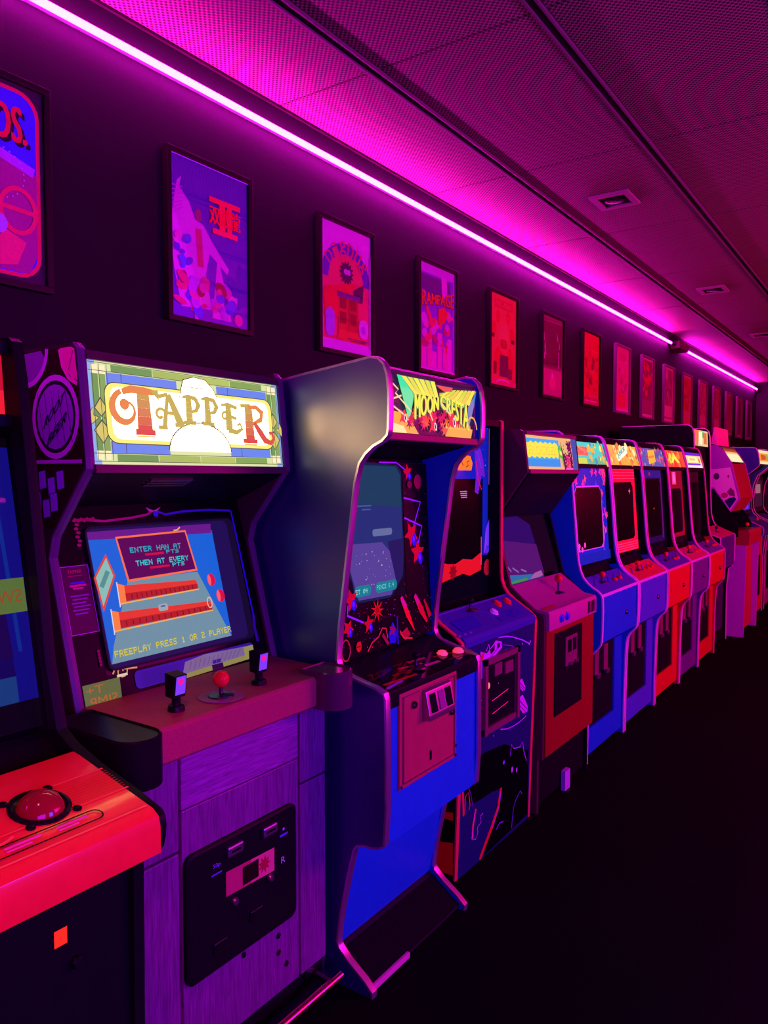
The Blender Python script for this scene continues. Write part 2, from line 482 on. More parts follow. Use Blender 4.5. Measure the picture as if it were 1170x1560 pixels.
for (yy, lab) in ((4.356, 'square recessed ceiling spotlight nearest the camera, unlit'), (6.9, 'square recessed ceiling spotlight farther along the ceiling, unlit'), (9.4, 'small square ceiling spotlight farthest down the room, unlit')):
    v = thing('ceiling_spotlight', lab, 'spotlight', (.815, yy, CZ), 'square ceiling spotlights')
    fr = [(.705, .925, yy - .12, yy - .085), (.705, .925, yy + .085, yy + .115), (.705, .737, yy - .085, yy + .085), (.893, .925, yy - .085, yy + .085)]
    mk('frame', join(*[box(a, b, c, d, CZ - .014, CZ) for a, b, c, d in fr]), mat('spot_frame', (.24, .19, .17), .4), v)
    mk('recess', box(.737, .893, yy - .085, yy + .085, CZ - .004, CZ), M_bar, v)
    mk('lamp_disc', lathe([(.05, 0), (.055, -.006), (.03, -.010), (0.001, -.010)], (.815, yy, CZ - .004), 16), M_dsteel, v, smooth=True)

# ------------------------------------------------------------------ posters
M_frame = mat('black_poster_frame', (.012, .006, .008), .4)
PW, PZ0, PZ1 = .43, 2.012, 2.632
def poster(yl, label, draw, frame=None):
    t = thing('framed_poster', label, 'poster', (0, yl + PW / 2, PZ0), 'framed posters in a row under the pink tube')
    fw = .02
    x0, x1 = .002, .03
    fm = frame or M_frame
    mk('frame', join(box(x0, x1, yl, yl + PW, PZ0, PZ0 + fw), box(x0, x1, yl, yl + PW, PZ1 - fw, PZ1), box(x0, x1, yl, yl + fw, PZ0 + fw, PZ1 - fw), box(x0, x1, yl + PW - fw, yl + PW, PZ0 + fw, PZ1 - fw)), fm, t, bev=.002)
    mk('backing', box(x0, .012, yl + fw, yl + PW - fw, PZ0 + fw, PZ1 - fw), M_matte, t)
    A = Art((.012, yl + fw, PZ0 + fw), (0, 1, 0), (0, 0, 1))
    w, h = PW - 2 * fw, PZ1 - PZ0 - 2 * fw
    draw(A, w, h)
    A.cs = [tuple(min(1., c * 1.35 + .015) for c in q) for q in A.cs]
    A.build('print', M_poster, t)
    mk('glazing', box(.0215, .0235, yl + fw, yl + PW - fw, PZ0 + fw, PZ1 - fw), M_glass, t)
    return t
def blobs(A, u0, v0, u1, v1, n, cols, r0, r1, seed):
    rg = random.Random(seed)
    for _ in range(n):
        A.disc(rg.uniform(u0, u1), rg.uniform(v0, v1), rg.uniform(r0, r1), rg.choice(cols), ry=rg.uniform(r0, r1) * 1.5, n=10, a=rg.uniform(0, 3))
def P_arcade(A, w, h):
    A.rect(0, 0, w, h, '#2a1330'); A.rr(.01, .015, w - .01, h - .012, .07, '#f01850'); A.rr(.022, .027, w - .022, h - .024, .06, '#3a40ff')
    A.poly([(.022, .09), (.10, .03), (w - .05, .03), (w - .022, .09), (w - .022, .33), (w * .55, .37), (.022, .40)], '#a02a80')
    A.line([(.03, .40), (w * .5, .385), (w - .03, .335)], .028, '#b060ff')
    A.text('IOS.', w - .165, h - .180, w - .042, h - .075, '#1a0820', bold=.003); A.text('IOS.', w - .175, h - .170, w - .052, h - .065, '#ff2038', bold=.003)
    A.disc(w * .55, h - .20, .03, '#b070ff'); A.disc(w * .52, h - .225, .035, '#d02050', ry=.01)
    for k in range(16):
        a = math.radians(100 - 13 * k); A.disc(w * .62 + .085 * math.cos(a), h - .27 + .075 * math.sin(a), .003, '#c0b0ff', n=6)
    A.ring(w - .084, .21, .055, .014, '#ff2860', ry=.065); A.line([(w - .136, .215), (w - .03, .21)], .014, '#ff2860')
    A.poly([(.03, .08), (.18, .06), (.25, .14), (.20, .24), (.05, .25)], '#e050d0'); A.poly([(.20, .03), (w - .09, .05), (w - .06, .12), (.26, .15)], '#ff4070')
    A.disc(w * .45, .27, .05, '#301030'); A.disc(w * .5, .29, .04, '#d04040', ry=.012); A.disc(w * .62, .16, .03, '#b0a0ff')
    A.disc(.09, .17, .035, '#f090f0', ry=.05)
def P_dragon(A, w, h):
    for k in range(12): A.rect(0, h * k / 12, w, h * (k + 1) / 12, (.06 + .016 * (12 - k) / 3, .02, .40 + .06 * (12 - k) / 6))
    A.poly([(0, .30), (.02, .42), (.035, .49), (.055, .51), (.045, .47), (.09, .43), (.12, .37), (.16, .36), (.20, .31), (.29, .22), (.28, .20), (.19, .26), (.17, .18), (.20, .05), (.05, .04), (.02, .16)], '#ff60e0')
    for k in range(7): A.line([(.0, .36 + .018 * k), (.06, .40 + .012 * k)], .004, '#d040d0')
    A.poly([(.12, .34), (.15, .34), (.16, .20), (.13, .20)], '#d02870'); A.disc(.135, .39, .018, '#a03070', ry=.024)
    A.poly([(.20, .02), (.23, .26), (.28, .10), (.30, .02)], '#e060ff'); A.poly([(.25, .14), (.29, .20), (.33, .18), (.34, .25), (.38, .24), (w, .22), (w, .10), (.27, .04)], '#3038b0')
    blobs(A, .03, .03, w - .03, .15, 40, ['#ff40b0', '#ff3080', '#c050ff', '#5060ff', '#ff80d0', '#a01840', '#ff5090'], .008, .026, 4)
    blobs(A, .02, .2, .09, .3, 8, ['#6070ff', '#ff60c0', '#5050d0'], .008, .018, 9)
    A.rect(.185, h - .125, .345, h - .105, '#ff2040'); A.rect(.235, h - .225, .265, h - .12, '#ff2040'); A.rect(.275, h - .225, .30, h - .12, '#ff2040'); A.rect(.20, h - .24, .33, h - .22, '#ff3050')
    A.text('双截龍', .185, h - .205, .345, h - .135, '#ff1428', bold=.002)
    A.rect(0, h - .004, w, h, '#b080ff'); A.rect(0, 0, .003, h, '#b080ff')
def P_dig(A, w, h):
    A.rect(0, 0, w, h, '#e060ff'); A.poly([(.015, .05), (w - .015, .05), (w - .015, .40), (.015, .40)], '#ff4060')
    def arch(r, c):
        A.poly([(w / 2 + r * math.cos(math.radians(180 * k / 20)), .33 + r * .92 * math.sin(math.radians(180 * k / 20))) for k in range(21)], c)
    arch(.19, '#5028b0'); arch(.135, '#ff5060')
    for i, ch in enumerate('DigDug'):
        a = math.radians(142 - 21 * i); u, v = w / 2 + .162 * math.cos(a), .33 + .15 * math.sin(a); s = .030
        ca, sa = math.cos(a - math.pi / 2), math.sin(a - math.pi / 2)
        A.text(ch, 0, 0, 1, 1, '#ff3070', warp=lambda p, q: (u + ((p - .5) * ca - (q - .5) * sa * 1.5) * s * 1.5, v + ((p - .5) * sa + (q - .5) * ca * 1.5) * s * 1.5), bold=.0015)
    A.burst(w * .5, .37, .04, .058, 14, '#401848'); A.disc(w * .48, .375, .014, '#d070ff'); A.disc(w * .54, .375, .014, '#d070ff')
    A.poly([(.02, .28), (.16, .31), (.28, .335), (.22, .28), (.14, .25), (.14, .16), (.03, .14)], '#e01028'); A.poly([(.25, .30), (.33, .34), (.32, .25), (.25, .24)], '#4a2848')
    A.rect(.13, .10, .205, .27, '#d04820'); A.rect(.21, .10, .285, .27, '#c04018')
    for u in (.14, .22): A.rect(u, .13, u + .05, .185, '#902818'); A.rect(u, .20, u + .05, .255, '#902818')
    A.rect(.12, .25, .30, .275, '#702080'); A.poly([(.12, .05), (.30, .05), (.285, .10), (.13, .10)], '#e06030')
    A.poly(rrect(.035, .06, .10, .19, .03), '#a080ff'); A.poly(rrect(.29, .08, .365, .17, .03), '#ff80ff'); A.disc(.325, .12, .02, '#b060e0')
    A.rect(.20, .064, .36, .069, '#602060'); A.rect(.22, .056, .34, .060, '#602060')
    A.rect(.006, 0, .014, h - .1, '#ff90ff'); A.rect(w - .014, 0, w - .006, h - .1, '#ff90ff')
    A.poly([(0, 0), (w, 0), (w, .03)] + [(w * (1 - k / 12), .03 + .02 * math.sin(math.pi * k / 12)) for k in range(13)], '#d070ff')
def P_ramp(A, w, h):
    A.rect(0, 0, w, h, '#c858ff'); A.rect(.015, .02, w - .015, h - .05, '#8030d0')
    A.poly([(.02, .44), (.20, .40), (.34, .46), (.34, h - .06), (.02, h - .06)], '#602080'); A.poly([(.25, .42), (.31, .42), (.30, h - .04), (.24, h - .04)], '#e050f0')
    for k, (u, hh) in enumerate([(.03, .13), (.09, .19), (.14, .11), (.20, .22), (.26, .15), (.31, .20)]): A.rect(u, .02, u + .05, hh, ['#ff40c0', '#ff50b0', '#e840d0'][k % 3])
    blobs(A, .05, .14, .34, .33, 26, ['#ff3060', '#e02858', '#b02070', '#ff50a0', '#701860', '#f06030', '#d050ff'], .010, .034, 12)
    A.poly([(.20, .26), (.27, .28), (.31, .34), (.27, .37), (.20, .35)], '#f05028')
    def wp(a, b): return (.03 + (w - .05) * a, .375 + .035 * a + (.085 - .03 * math.sin(math.pi * a)) * (b - .35))
    A.text('RAMPAGE', 0, 0, 1, 1, '#802010', warp=lambda a, b: (wp(a, b)[0] + .004, wp(a, b)[1] - .005), bold=.003)
    A.text('RAMPAGE', 0, 0, 1, 1, '#ffa030', warp=wp, bold=.003)
    A.rect(0, 0, .004, h, '#ff90ff'); A.rect(w - .004, 0, w, h, '#e080ff'); A.rect(0, 0, w, .01, '#ff60ff')
def P_orange(A, w, h):
    A.rect(0, 0, w, h, '#ff8040'); A.rect(.07, h - .085, w - .06, h - .03, '#d02828'); A.text('PAC-MAN', .085, h - .075, w - .075, h - .04, '#ff9048', bold=.002)
    for u, v, r in ((.12, .44, .03), (.27, .45, .032), (.06, .36, .035), (.32, .35, .03), (.13, .17, .06), (.30, .21, .035), (.32, .14, .035)): A.disc(u, v, r, '#e02020', ry=r * 1.35)
    A.rect(.02, .30, .07, .325, '#701818'); A.rect(.31, .29, .36, .315, '#701818')
    A.poly([(.14, .06), (.28, .06), (.27, .20), (.15, .20)], '#702040'); A.rect(.06, .07, .10, .15, '#802028'); A.rect(.27, .05, .33, .12, '#802040')
    A.poly(rrect(.13, .22, .27, .40, .06), '#ff9850'); A.poly(rrect(.15, .24, .25, .30, .02), '#c03020')
    A.rect(0, 0, w, .04, '#ff3060'); A.ring(w * .5, .012, .10, .009, '#ffb0f0', ry=.028, a0=20, a1=170)
def P_dark(A, w, h):
    A.rect(0, 0, w, h, '#8c1858'); A.rect(.01, .22, w - .01, h - .03, '#70103c'); A.rect(.01, .01, w - .01, .20, '#c02878')
    for u, v in ((.03, .40), (.05, .34), (.06, .30), (.04, .27), (.32, .36), (.28, .42)): A.poly([(u, v), (u + .01, v + .06), (u + .02, v), (u + .05, v - .01)], '#e878b8')
    A.poly([(.02, .235), (.25, .25), (.36, .40), (.37, .24)], '#501028'); A.disc(.2, .1, .06, '#ff3880', ry=.05); A.disc(.2, .155, .02, '#ff90c0'); A.rect(.31, .22, .325, .34, '#f090c0')
    A.line([(.01, h - .04), (w - .01, h - .03)], .006, '#b04080')
def P_red(A, w, h):
    A.rect(0, 0, w, h, '#f02030'); blobs(A, .04, .12, w - .04, .42, 30, ['#d01828', '#b01830', '#e03040', '#c02038', '#802038'], .010, .03, 21)
    A.rect(.0, .0, w, .06, '#c02848'); A.rect(.06, .026, w - .06, .038, '#ff90b8')
    for k in range(6): A.poly([(.03 + .06 * k, .07), (.05 + .06 * k, .09 + .01 * (k % 3)), (.07 + .06 * k, .07)], '#ff8090')
def P_pink(A, w, h):
    A.rect(0, 0, w, h, '#ff3890'); blobs(A, .05, .1, w - .05, h - .1, 24, ['#e02878', '#ff60b0', '#c02868', '#ff2070', '#b03080'], .012, .04, 31)
    A.rect(.08, .04, .30, .16, '#e01850'); A.rect(.12, h - .12, .28, h - .05, '#d03080'); A.rect(0, 0, w, .02, '#ffb0d8'); A.rect(0, 0, .012, .12, '#ffb0d8')
def P_swirl(c0, c1, c2, seed):
    def d(A, w, h):
        A.rect(0, 0, w, h, '#e8b0c0'); A.rect(.02, .03, w - .02, h - .02, c0)
        blobs(A, .05, .2, w - .05, h - .06, 18, [c1, c2, c0], .015, .05, seed)
        A.line([(.06, .25), (.16, .35), (.26, .33), (.34, .44)], .03, c1); A.rect(.04, .05, w - .04, .17, c2)
    return d
P_list = [
    (.977, 'poster with blue rounded panel and red border at the left picture edge', P_arcade),
    (1.855, 'purple poster with pink winged shape and red lettering above the barrel cabinet', P_dragon),
    (2.706, 'lilac poster with a purple arch over red double doors', P_dig),
    (3.545, 'purple poster with slanting orange block lettering', P_ramp),
    (4.385, 'orange poster with red title box and red round shapes', P_orange),
    (5.21, 'dark maroon poster between the orange and the red posters', P_dark),
    (6.03, 'plain red poster with pale lettering along its bottom', P_red),
    (6.85, 'bright pink poster with pale lower edge', P_pink),
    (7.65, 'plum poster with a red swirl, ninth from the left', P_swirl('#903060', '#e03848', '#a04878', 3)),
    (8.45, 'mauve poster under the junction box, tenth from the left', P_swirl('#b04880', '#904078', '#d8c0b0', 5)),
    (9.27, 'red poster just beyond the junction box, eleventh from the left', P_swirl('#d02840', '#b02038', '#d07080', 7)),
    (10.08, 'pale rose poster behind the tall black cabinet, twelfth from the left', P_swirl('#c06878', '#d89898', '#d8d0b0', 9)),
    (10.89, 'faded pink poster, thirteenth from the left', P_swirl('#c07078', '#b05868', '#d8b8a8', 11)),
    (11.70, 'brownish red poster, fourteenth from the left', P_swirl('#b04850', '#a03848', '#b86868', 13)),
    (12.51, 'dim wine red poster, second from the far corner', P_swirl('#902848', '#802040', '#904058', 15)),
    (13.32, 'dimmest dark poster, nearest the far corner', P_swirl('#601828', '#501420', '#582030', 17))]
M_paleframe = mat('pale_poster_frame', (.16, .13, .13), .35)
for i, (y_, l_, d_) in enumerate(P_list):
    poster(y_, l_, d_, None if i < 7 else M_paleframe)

# ------------------------------------------------------------------ shared cabinet pieces
def joystick(parent, x, y, z, ball_m=M_redball, h=.06, r=.017, tilt=0.):
    j = mk('joystick', join(lathe([(.032, 0), (.030, .004), (.012, .006), (.005, .008), (.005, h)], (x, y, z), 14)), M_dsteel, parent, smooth=True)
    mk('ball_top', ball((x, y, z + h + r * .6), r), ball_m, j, smooth=True)
    return j
def button(parent, x, y, z, m, r=.014, n=(0, 0, 1)):
    return mk('button', lathe([(r * 1.3, -.003), (r * 1.3, .003), (r * 1.1, .005), (r, .005), (r, .009), (r * .7, .011), (.001, .011)], (x, y, z), 14, n), m, parent, smooth=True)
def disc_lock(parent, x, y, z, m=M_chrome, r=.011):
    return mk('lock', lathe([(r, 0), (r, .006), (r * .7, .010), (.001, .010)], (x, y, z), 14, (1, 0, 0)), m, parent, smooth=True)
def sides(parent, prof, yL, yR, th, m_out, moulding, m_mould, sm=2, back=.12, near=None):
    """two side panels and the edge moulding that follows their front line"""
    line = chaikin(prof, sm)
    m_near = near or m_out
    closed = line + [(back, line[-1][1]), (back, line[0][1])]
    for (a, b) in ((yL, yL + th), (yR - th, yR)):
        p = mk('side_panel', prism(closed, a, b), m_near if a == yL else m_out, parent)
        if moulding: mk('edge_moulding', ribbon(line, a - .001, b + .001, moulding), m_mould, p, smooth=True)
    return line

# ------------------------------------------------------------------ trackball cabinet at the left picture edge
def build_trackball():
    yL, yR = .21, .86
    t = thing('arcade_cabinet', 'black arcade cabinet with red trackball panel at the left picture edge', 'arcade machine', (.5, (yL + yR) / 2, 0), 'arcade cabinets along the wall')
    prof = [(1.12, 0), (1.13, .70), (1.13, .775), (1.175, .79), (1.19, .81), (1.195, .855), (1.18, .872), (.96, .925), (.885, .97), (.825, 1.43), (.783, 1.71), (.76, 1.725), (.5, 1.725)]
    sides(t, prof, yL, yR, .02, M_black, .002, M_black, 1)
    a, b = yL + .02, yR - .02
    mk('carcass', prism([(.12, .02), (1.10, .02), (1.105, .78), (1.15, .80), (1.15, .84), (.93, .90), (.845, .95), (.735, 1.53), (.70, 1.56), (.70, 1.71), (.12, 1.71)], a, b), M_matte, t)
    mk('front_panel', box(1.10, 1.118, a, b, .03, .775), M_black, t, bev=.004)
    # red wrap-over control panel
    pr = [(.93, .885), (.955, .929), (.96, .930), (1.185, .8775), (1.20, .868), (1.205, .85), (1.205, .805), (1.18, .80), (1.16, .86)]
    cp = mk('control_panel', prism(pr, a, b), mat('red_control_overlay', (.75, .035, .03), .32, coat=.3), t, smooth=True)
    A = Art.front(1.195, .8755, .96, .930, .0012)
    st = '#ffb060'
    A.line([(a, .162), (.845, .162)], .0035, '#ff7050'); A.line([(a, .162), (.72, .162)], .0035, '#ffa060')
    A.line([(.60, .086), (.845, .086)], .0035, '#ff8050'); A.line([(.25, .021), (.835, .021)], .004, st)
    for k in range(9): A.line([(.72, .095 + .007 * k), (.845, .095 + .007 * k)], .0012, '#d83020')
    A.line(rrect(.27, .036, .765, .062, .013) + [rrect(.27, .036, .765, .062, .013)[0]], .003, '#300508')
    for u0, u1 in ((.30, .36), (.38, .46), (.50, .57), (.60, .66), (.685, .74)):
        A.line([(u0, .052), (u1, .052)], .005, '#ff50c0'); A.line([(u0, .044), (u1 - .02, .044)], .004, '#ff50c0')
    A.ring(.60, .125, .05, .005, '#ff9060', ry=.06, a0=90, a1=300)
    A.build('print', M_print, cp)
    tb = Vector((1.195, .698, .8755)) + Vector((-.235, 0, .0545)).normalized() * .121
    mk('trackball_ring', lathe([(.050, -.002), (.050, .003), (.044, .005), (.040, .002)], tb, 24, (.226, 0, .974)), M_blackgloss, cp, smooth=True)
    mk('trackball', ball(tb + Vector((0, 0, -.012)), .041, 22), mat('dark_red_trackball', (.25, .012, .015), .12, coat=.6), cp, smooth=True)
    for (u, v) in ((.737, .162), (.742, .083), (.657, .160), (.659, .081)):
        q = Vector((1.195, u, .8755)) + Vector((-.235, 0, .0545)).normalized() * v
        mk('bolt', lathe([(.008, 0), (.008, .002), (.005, .004), (.001, .004)], q, 10, (.226, 0, .974)), M_blackgloss, cp, smooth=True)
    # marquee
    mk('marquee_retainer', join(box(.70, .772, a, b, 1.545, 1.57), box(.70, .765, a, b, 1.69, 1.715)), M_black, t, bev=.003)
    A = Art((.745, 0, 1.57), (0, 1, 0), (-.01, 0, .12)); A.rect(a, 0, b, .12, '#d01018'); A.rect(a, .0, b, .05, '#ff2018'); A.poly([(.6, .0), (.80, .0), (.785, .12), (.62, .12)], '#ff4020'); A.line([(.805, 0), (.815, .12)], .006, '#701018')
    A.build('marquee', print_mat('red_marquee_film', .9, .25, .2, base=.05), t)
    # tilted screen behind glass; blue reflection and edge highlight painted into its colours
    A = Art((.853, 0, .96), (0, 1, 0), (-.109, 0, .565))
    A.rect(a, 0, b, .575, '#04040e'); A.rect(a, .055, b, .555, '#1418b8'); A.rect(a, .055, .80, .105, '#2058b8'); A.poly([(a, .105), (.80, .105), (.79, .32), (.74, .555), (.70, .555), (.70, .32), (a, .22)], '#180c80'); A.poly([(.745, .555), (.775, .555), (.80, .14), (.775, .14)], '#280a70'); A.line([(.815, .15), (.80, .52)], .008, '#1040d0'); A.rect(a, .545, .80, .550, '#c040d0')
    scr = A.build('screen', print_mat('blue_reflection_screen', .75, .1, .05, base=.02), t)
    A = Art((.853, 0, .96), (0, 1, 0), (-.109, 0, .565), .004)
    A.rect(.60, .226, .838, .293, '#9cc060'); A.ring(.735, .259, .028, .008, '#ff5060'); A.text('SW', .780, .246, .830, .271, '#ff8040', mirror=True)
    A.build('glass_reflection', print_mat('green_reflection_glow', .55, .4, base=.02), t, label='painted reflection in the glass, pale green with orange letters')  # reflection in the glass, painted as a glowing patch with reversed letters
    gp = mk('glass', prism([(.87, .955), (.874, .956), (.760, 1.535), (.756, 1.534)], a, b), M_smoked, t)
    # coin return lamp and lock on the front
    A = Art((1.118, 0, 0), (0, 1, 0), (0, 0, 1)); A.rect(.693, .680, .716, .708, '#ff3018'); A.build('coin_lamp', print_mat('coin_lamp_film', .9, .3), t, label='small glowing red coin lamp')
    disc_lock(t, 1.118, .731, .640, M_dsteel)
build_trackball()

# ------------------------------------------------------------------ barrel cabinet with stained-glass marquee
def build_bar_cabinet():
    yL, yR = 1.0, 1.655
    t = thing('arcade_cabinet', 'wood-fronted bar style cabinet with brightly lit stained-glass marquee', 'arcade machine', (.5, (yL + yR) / 2, 0), 'arcade cabinets along the wall')
    a, b = yL + .02, yR - .02
    M_side = mat('dark_maroon_laminate', (.035, .012, .03), .4)
    M_edge = mat('violet_edge', (.08, .04, .10), .35)
    up = [(.70, .84), (.727, .90), (.63, 1.26), (.645, 1.31), (.777, 1.465), (.775, 1.49), (.75, 1.725), (.735, 1.738), (.12, 1.745)]
    low = [(.12, .02), (.90, .02), (.90, .84)]
    for (p, q) in ((yL, a), (b, yR)):
        s = mk('side_panel', prism(low + up, p, q), M_side, t)
        mk('edge_moulding', ribbon(up[1:8], p - .001, q + .001, .003), M_edge, s)
    mk('carcass', prism([(.12, .02), (.895, .02), (.895, .84), (.69, .90), (.562, 1.375), (.575, 1.385), (.70, 1.445), (.66, 1.46), (.66, 1.70), (.12, 1.72)], a, b), M_matte, t)
    mk('speaker_panel', prism([(.575, 1.385), (.582, 1.374), (.768, 1.452), (.74, 1.465)], a, b), M_black, t)
    for k in range(3):
        mk('speaker_slot', prism([(.733 - .014 * k, 1.434 - .0059 * k), (.741 - .014 * k, 1.4375 - .0059 * k), (.739 - .014 * k, 1.442 - .0059 * k), (.731 - .014 * k, 1.4385 - .0059 * k)], 1.20, 1.33), M_dsteel, t)
    # marquee box: glowing film, lamp falloff painted as darker edge colours
    mk('marquee_retainer', join(prism([(.74, 1.452), (.785, 1.455), (.783, 1.474), (.74, 1.474)], a, b), prism([(.70, 1.704), (.758, 1.704), (.754, 1.724), (.70, 1.727)], a, b)), mat('brown_metal', (.06, .03, .03), .3), t)
    A = Art((.770, 0, 1.474), (0, 1, 0), (-.024, 0, .23))
    H = .232; W0, W1 = a + .002, b - .002
    OL = '#4a4420'; GR = '#6f9a3c'; BL = '#6a8ae8'; YL = '#e8d860'; CR = '#fff6c8'; GD = '#d8c85a'
    A.rect(W0, 0, W1, H, '#dce6a0')
    A.rect(W0, 0, W0 + .022, H, '#90b0e8'); A.rect(W1 - .022, 0, W1, H, '#90b0e8')
    # green bars, top and bottom in pieces
    for v0, v1 in ((.006, .023), (H - .023, H - .006)):
        us = [W0 + .062, 1.20, 1.33, 1.45, W1 - .062]
        for i in range(4): A.rect(us[i] + .001, v0, us[i + 1] - .001, v1, [GR, '#a9bd4a', '#b6c653', '#86a83f'][i])
    for u0, u1, v0, v1 in ((W0 + .048, 1.235, .025, .052), (1.435, W1 - .048, .025, .052), (W0 + .048, 1.270, H - .052, H - .025), (1.40, W1 - .048, H - .052, H - .025)):
        A.rect(u0, v0, u1, v1, BL); A.line([(u0 + .04, v0), (u0 + .04, v1)], .0016, OL)
    for u0 in (W0 + .010, W1 - .048):
        A.rect(u0, .012, u0 + .017, H - .012, GR); A.rect(u0 + .019, .012, u0 + .036, H - .012, '#86a84a')
        for v0 in (.010, H - .030):
            A.rect(u0, v0, u0 + .017, v0 + .02, '#fff2b8'); A.rect(u0 + .019, v0, u0 + .036, v0 + .02, '#fff2b8')
        c = u0 + .018
        A.poly([(c, .045), (c + .022, .075), (c, .10), (c - .022, .075)], OL); A.poly([(c, .048), (c + .019, .075), (c, .096), (c - .019, .075)], GD)
        A.poly([(c, .105), (c + .018, .125), (c, .150), (c - .018, .125)], OL); A.poly([(c, .108), (c + .015, .125), (c, .146), (c - .015, .125)], GD)
        for sg in (-1, 1):
            q = [(c + sg * .006, .104), (c + sg * .03, .085), (c + sg * .034, .105), (c + sg * .022, .125), (c + sg * .020, .108)]
            A.poly(q, GD); A.line(q + [q[0]], .0016, OL)
    for u in (W0 + .010, W0 + .028, W0 + .048, W1 - .010, W1 - .030, W1 - .048): A.line([(u, .008), (u, H - .008)], .0014, OL)
    for v in (.006, .024, H - .024, H - .006): A.line([(W0, v), (W1, v)], .0014, OL)
    # main cartouche
    A.rr(W0 + .036, .046, W1 - .036, H - .046, .028, OL); A.rr(W0 + .038, .048, W1 - .038, H - .048, .027, YL); A.rr(W0 + .052, .057, W1 - .052, H - .056, .022, CR)
    A.du = -.015
    def dome(cy, r, ry, c, flip=1): A.poly([(1.345 + r * math.cos(math.radians(k * 9)), cy + flip * ry * math.sin(math.radians(k * 9))) for k in range(21)], c)
    dome(.036, .102, .072, OL); dome(.0345, .099, .070, '#fffdf0')
    A.poly([(1.285, H - .066), (1.415, H - .066), (1.40, H - .036), (1.375, H - .014), (1.335, H - .010), (1.30, H - .020)], OL); A.poly([(1.288, H - .064), (1.412, H - .064), (1.397, H - .036), (1.373, H - .016), (1.336, H - .012), (1.303, H - .022)], '#fffdf0')
    for u in (1.325, 1.34, 1.355): A.rect(u, H - .040, u + .009, H - .036, '#c8c890')
    # lettering
    OR, RD, OG = '#e88a2a', '#e0552a', '#c8b040'
    def stem(u, v0, v1, w0, w1, c0, c1, lean=0.):
        n = 5
        for i in range(n):
            f0, f1 = i / n, (i + 1) / n
            ww0, ww1 = w0 + (w1 - w0) * f0, w0 + (w1 - w0) * f1
            x0, x1 = u + lean * f0, u + lean * f1
            cc = tuple(lin(c0)[k] * (1 - f0) + lin(c1)[k] * f0 for k in range(3))
            A.poly([(x0 - ww0, v0 + (v1 - v0) * f0), (x0 + ww0, v0 + (v1 - v0) * f0), (x1 + ww1, v0 + (v1 - v0) * f1), (x1 - ww1, v0 + (v1 - v0) * f1)], cc)
    # T
    A.du = -.016
    stem(1.178, .072, .172, .022, .017, RD, OG); A.rect(1.150, .068, 1.206, .082, '#e05028'); A.rect(1.152, .063, 1.204, .067, GD)
    A.line([(1.215, .170), (1.18, .172), (1.145, .173), (1.12, .166)], [.012, .018, .018, .014], OR)
    sp = spiral(1.128, .126, .042, .014, 105, 470, 30); A.line(sp, [.012 + .006 * math.sin(k / 5) for k in range(31)], OR); A.disc(1.124, .137, .013, OR)
    A.poly([(1.20, .175), (1.222, .178), (1.224, .152), (1.212, .162)], OG)
    # A P P E hung from an arch
    A.du = -.029
    A.line([(1.247, .092), (1.262, .168)], [.014, .010], OG); A.line([(1.297, .098), (1.264, .170)], [.024, .014], OG); A.line([(1.25, .125), (1.285, .125)], .009, OG)
    A.rect(1.228, .084, 1.256, .094, OG); A.rect(1.278, .092, 1.308, .102, OG); A.line(spiral(1.236, .120, .016, .006, 20, 330, 14), .008, OG); A.line([(1.235, .163), (1.262, .170)], .010, OG)
    A.du = -.034
    for u0, dv in ((1.318, .004), (1.378, .004)):
        stem(u0 + .012, .100 + dv, .168, .011, .009, OG, OG); A.rect(u0 - .008, .096 + dv, u0 + .032, .106 + dv, OG)
        A.line([(u0 - .006, .168), (u0 + .014, .170), (u0 + .034, .166), (u0 + .043, .150), (u0 + .034, .136), (u0 + .018, .132)], [.007, .010, .013, .016, .012, .006], OG)
    A.du = -.023
    stem(1.450, .092, .160, .012, .010, OG, OG)
    A.line([(1.425, .157), (1.45, .160), (1.482, .152)], [.006, .011, .010], OG); A.line([(1.45, .130), (1.478, .124)], .009, OG); A.line([(1.445, .092), (1.475, .088), (1.495, .098), (1.488, .112), (1.478, .106)], [.014, .013, .010, .008, .008], OG); A.line(spiral(1.436, .128, .013, .005, 20, 330, 12), .007, OG)
    # R
    A.du = -.022
    stem(1.522, .064, .160, .017, .014, RD, OG); A.rect(1.494, .060, 1.548, .072, '#e05028'); A.rect(1.497, .055, 1.545, .059, GD); A.line([(1.492, .160), (1.53, .162)], .010, OG)
    A.line([(1.52, .158), (1.550, .160), (1.572, .146), (1.566, .126), (1.535, .114)], [.010, .013, .018, .015, .008], OR)
    A.line([(1.54, .116), (1.560, .092), (1.578, .070), (1.60, .064), (1.612, .076), (1.606, .092), (1.594, .090)], [.012, .020, .020, .013, .011, .010, .010], RD)
    A.du = -.015
    A.line([(1.30, .098), (1.33, .110)], .003, '#b0a850'); A.line([(1.34, .112), (1.352, .104), (1.342, .104), (1.354, .112)], .003, '#a8a050'); A.line([(1.362, .110), (1.39, .098)], .003, '#b0a850')
    hot = (lin(CR), lin('#fffdf0'), lin(YL))
    A.cs = [(1., .64, .27) if c in hot[:2] else tuple(v * (.125 if c == hot[2] else .095) for v in c) for c in A.cs]
    A.build('marquee', print_mat('stained_marquee_film', 11.0, .25, .1, base=.05), t)
    # bezel and tube
    def bz(lift=.0012): return Art((.71, 0, .92), (0, 1, 0), (-.11, 0, .40), lift)
    mk('bezel', prism([(.70, .90), (.716, .90), (.5855, 1.374), (.571, 1.374)], a, b), M_blackgloss, t)
    A = bz(.009); A.rr(1.104, .066, 1.59, .418, .02, '#0a0818'); A.rr(1.108, .072, 1.565, .412, .018, '#1a0e4a')
    A.poly([(1.112, .083), (1.502, .085), (1.505, .386), (1.11, .398)], '#0f62d8')
